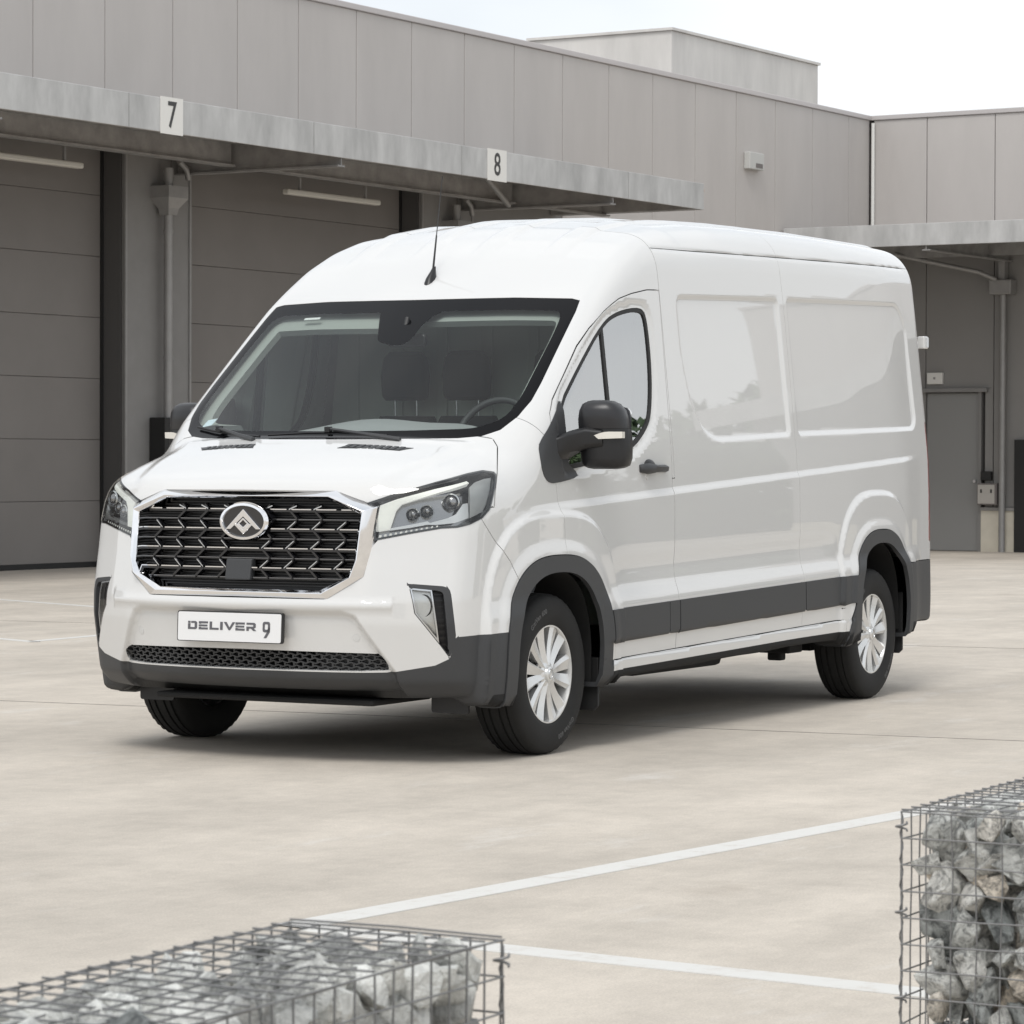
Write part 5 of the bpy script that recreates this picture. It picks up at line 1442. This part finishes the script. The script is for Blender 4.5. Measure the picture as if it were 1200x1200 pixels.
for k in range(16):
    bm = bmesh.new(); el = [float(v) for v in rng.uniform(.62, 1.0, 3)]; el[0] = 1.0
    for i in range(11):
        d = Vector(rng.normal(size=3)).normalized(); bm.verts.new((d.x * el[0], d.y * el[1], d.z * el[2]))
    bmesh.ops.convex_hull(bm, input=bm.verts)
    for v in [v for v in bm.verts if not v.link_faces]: bm.verts.remove(v)
    bmesh.ops.bevel(bm, geom=list(bm.edges) + list(bm.verts), offset=.075, segments=1, affect='EDGES', clamp_overlap=True)
    for v in bm.verts: v.co += v.co.normalized() * float(rng.normal() * .035)
    mr_ = max(v.co.length for v in bm.verts)
    for v in bm.verts: v.co /= mr_
    bmesh.ops.triangulate(bm, faces=bm.faces)
    me = bpy.data.meshes.new('stone'); bm.to_mesh(me); bm.free(); me.materials.append(M['stone'])
    me.polygons.foreach_set('use_smooth', [True] * len(me.polygons)); me.set_sharp_from_angle(angle=math.radians(38)); stone_meshes.append(me)

def gabion(x0, x1, y0, y1, H, label, cell=.05, inset=.012, size=.066):
    root = empty('gabion', ((x0 + x1) / 2, (y0 + y1) / 2, 0), label, 'gabion', 'stone-filled wire gabions at the yard edge')
    r = .0017
    def line(g, a, b, jit=.0015):
        a, b = Vector(a), Vector(b); n = max(2, int((b - a).length / .12)); pts = []
        for i in range(n + 1):
            p = a.lerp(b, i / n); pts.append(p + Vector(rng.normal(size=3)) * jit * (0 if i in (0, n) else 1))
        g.tube(pts, r, 5, cap=False)
    def panel(o, u, w, nu, nw):
        g = Geo(); o, u, w = Vector(o), Vector(u), Vector(w)
        nrm = u.cross(w).normalized() * .004
        for i in range(nu + 1): line(g, o + u * (i / nu), o + u * (i / nu) + w)
        for j in range(nw + 1): line(g, o + w * (j / nw) + nrm, o + w * (j / nw) + u + nrm)
        tag(g.build('wire_panel', M['wire'], root, 60), kind='stuff')
    nx, ny, nz = round((x1 - x0) / cell), round((y1 - y0) / cell), round(H / cell)
    panel((x0, y0, 0), (x1 - x0, 0, 0), (0, 0, H), nx, nz); panel((x0, y1, 0), (x1 - x0, 0, 0), (0, 0, H), nx, nz)
    panel((x0, y0, 0), (0, y1 - y0, 0), (0, 0, H), ny, nz); panel((x1, y0, 0), (0, y1 - y0, 0), (0, 0, H), ny, nz)
    panel((x0, y0, H), (x1 - x0, 0, 0), (0, y1 - y0, 0), nx, ny)
    for cx, cy in ((x0, y0), (x1, y0), (x0, y1), (x1, y1)):
        g = Geo(); pts = [(cx + .003 * math.cos(k * 1.3), cy + .003 * math.sin(k * 1.3), H * k / 60) for k in range(61)]; g.tube(pts, .0016, 5, cap=False); g.build('lacing_wire', M['wire'], root, 60)
        for z_ in np.arange(.08, H, .165):
            g = Geo(); g.tube([(cx + .011 * math.cos(k * .9), cy + .011 * math.sin(k * .9), z_ + .002 * k) for k in range(9)], .0022, 5); g.build('wire_clip', M['wire'], root, 60)
    # stones: shells against the visible faces, then a second layer behind them
    pts = []
    d = size * 1.38
    def fill(lo, hi, ax):
        lo, hi = Vector(lo), Vector(hi); dims = [max(1, round((hi[i] - lo[i]) / d)) for i in range(3)]
        for i in range(dims[0]):
            for j in range(dims[1]):
                for k in range(dims[2]):
                    f = [(v + .5) / dims[q] for q, v in enumerate((i, j, k))]
                    if (j + k + i) % 2: f = [min(max(v + .12 / dims[q], 0), 1) for q, v in enumerate(f)]
                    pts.append(Vector([lo[q] + (hi[q] - lo[q]) * f[q] for q in range(3)]))
    return root, fill, pts, d
def place(root, pts, lim, size, cap=290):
    (x0, x1), (y0, y1), H = lim
    eye = Vector(cam.matrix_world.translation)
    pts = sorted(pts, key=lambda p: (p - eye).length)
    rest_v, rest_f = [], []
    for i, p in enumerate(pts):
        me = stone_meshes[int(rng.integers(len(stone_meshes)))]
        s = size * float(np.clip(rng.lognormal(0, .26), .62, 1.7))
        q = p + Vector(rng.normal(size=3)) * size * .18
        e = s * .90
        q.x = min(max(q.x, x0 + e), x1 - e); q.y = min(max(q.y, y0 + e), y1 - e); q.z = min(max(q.z, e * .98), H - e * .86)
        rot = [float(v) for v in rng.uniform(0, 6.28, 3)]
        if i < cap:
            o = link('stone', me, root, q); o.rotation_euler = rot; o.scale = (s * 1.06, s, s)
        else:
            from mathutils import Euler
            mm = Matrix.Translation(q) @ Euler(rot).to_matrix().to_4x4() @ Matrix.Diagonal((s * 1.06, s, s, 1)); k = len(rest_v)
            rest_v += [mm @ v.co for v in me.vertices]; rest_f += [tuple(j + k for j in f.vertices) for f in me.polygons]
    if rest_v:
        g = Geo(); g.add(rest_v, rest_f); tag(g.build('stone_fill', M['stone'], root, 38, fix=False), kind='stuff')
H = .612
SZ = .046
ra, fill, pts, d = gabion(5.142, 5.842, -6.55, -5.65, H, 'wire gabion of grey rocks with its flat face square to the yard', size=SZ)
fill((5.165, -6.545, .0), (5.835, -6.545 + d, H), 1); fill((5.165, -6.545 + d, H - d), (5.835, -5.66, H), 2); fill((5.165, -6.545 + d, H - 2 * d), (5.835, -5.66, H - d), 2); fill((5.165, -6.545 + d * .95, 0), (5.835, -6.545 + 1.9 * d, H - 2 * d), 1); fill((5.165, -6.545 + 2 * d, 0), (5.165 + d, -5.66, H - 2 * d), 0); fill((5.835 - d, -6.545 + 2 * d, 0), (5.835, -5.66, H - 2 * d), 0); fill((5.165 + d, -5.66 - d, 0), (5.835 - d, -5.66, H - 2 * d), 1)
place(ra, pts, ((5.150, 5.836), (-6.545, -5.655), H), SZ)
rb_, fill, pts, d = gabion(4.900, 5.250, -9.96, -8.365, H, 'long narrow wire gabion of grey rocks beside the painted corner line', size=SZ)
fill((5.247 - d, -9.95, 0), (5.247, -8.385, H), 0); fill((4.905, -9.95, H - d), (5.247 - d, -8.385, H), 2); fill((4.905, -9.95, H - 2 * d), (5.247 - d, -8.385, H - d), 2); fill((5.247 - 2 * d, -9.95, 0), (5.247 - d, -8.385, H - 2 * d), 0)
place(rb_, pts, ((4.903, 5.247), (-9.955, -8.375), H), SZ)
# ======================================================================
# BEYOND THE YARD: trees past the end of the wing (they show in the van's side glass and paint)
# ======================================================================
M['leaf'] = mat('leaves', (.055, .10, .030), .6, rnd=.3)
M['bark'] = mat('bark', (.10, .075, .055), .9, bump=.5, bscale=20)
def tree_mesh(h, w, n, seed):
    r = np.random.default_rng(seed)
    ncl = 26; cl = []
    for i in range(ncl):
        t = r.uniform(.04, 1.0); a = r.uniform(0, 6.28); rad = w * math.sqrt(r.uniform(0, 1)) * (1 - .55 * abs(t - .5) * 1.6)
        cl.append((rad * math.cos(a), rad * math.sin(a), h * t, r.uniform(.3, .6) * w))
    cl = np.array(cl); k = r.integers(0, ncl, n)
    d = r.normal(size=(n, 3)); d /= np.linalg.norm(d, axis=1)[:, None]
    c = cl[k, :3] + d * (cl[k, 3] * r.uniform(.5, 1, n) ** .4)[:, None]
    u = r.normal(size=(n, 3)); u /= np.linalg.norm(u, axis=1)[:, None]; v = np.cross(u, d); v /= np.maximum(np.linalg.norm(v, axis=1), 1e-6)[:, None]
    sz = r.uniform(.13, .26, n)[:, None]
    Vv = np.stack([c - u * sz, c + v * sz * .5, c + u * sz, c - v * sz * .5], 1).reshape(-1, 3)
    return Vv, np.arange(n * 4).reshape(-1, 4)
tms = []
for sd_ in range(3):
    Vv, Tt = tree_mesh(4.8 + .5 * sd_, 2.0, 6500, 11 + sd_); tms.append(arr_mesh('crown', Vv, Tt, M['leaf'], None, False))
tr = np.random.default_rng(5)
TL = ['broad green tree beyond the end of the warehouse wing', ]
for i in range(14):
    x = 18.0 + 2.2 * i + tr.uniform(-.5, .5); y = 50 + tr.uniform(-2.5, 2.5) - .25 * i * i * .3
    t = empty('tree', (x, y, -.3), 'leafy green tree in the row beyond the end of the warehouse wing', 'tree', 'trees beyond the yard')
    g = Geo(); g.tube([(x, y, -.3), (x + .1, y, 1.2), (x - .05, y + .1, 2.8)], [.16, .12, .05], 8); g.build('trunk', M['bark'], t, 60)
    c = link('crown', tms[i % 3], t, (x, y, -.1)); c.rotation_euler = (0, 0, tr.uniform(0, 6)); s = tr.uniform(.85, 1.1) * (1.25 if i < 5 else 1); c.scale = (s, s, s)
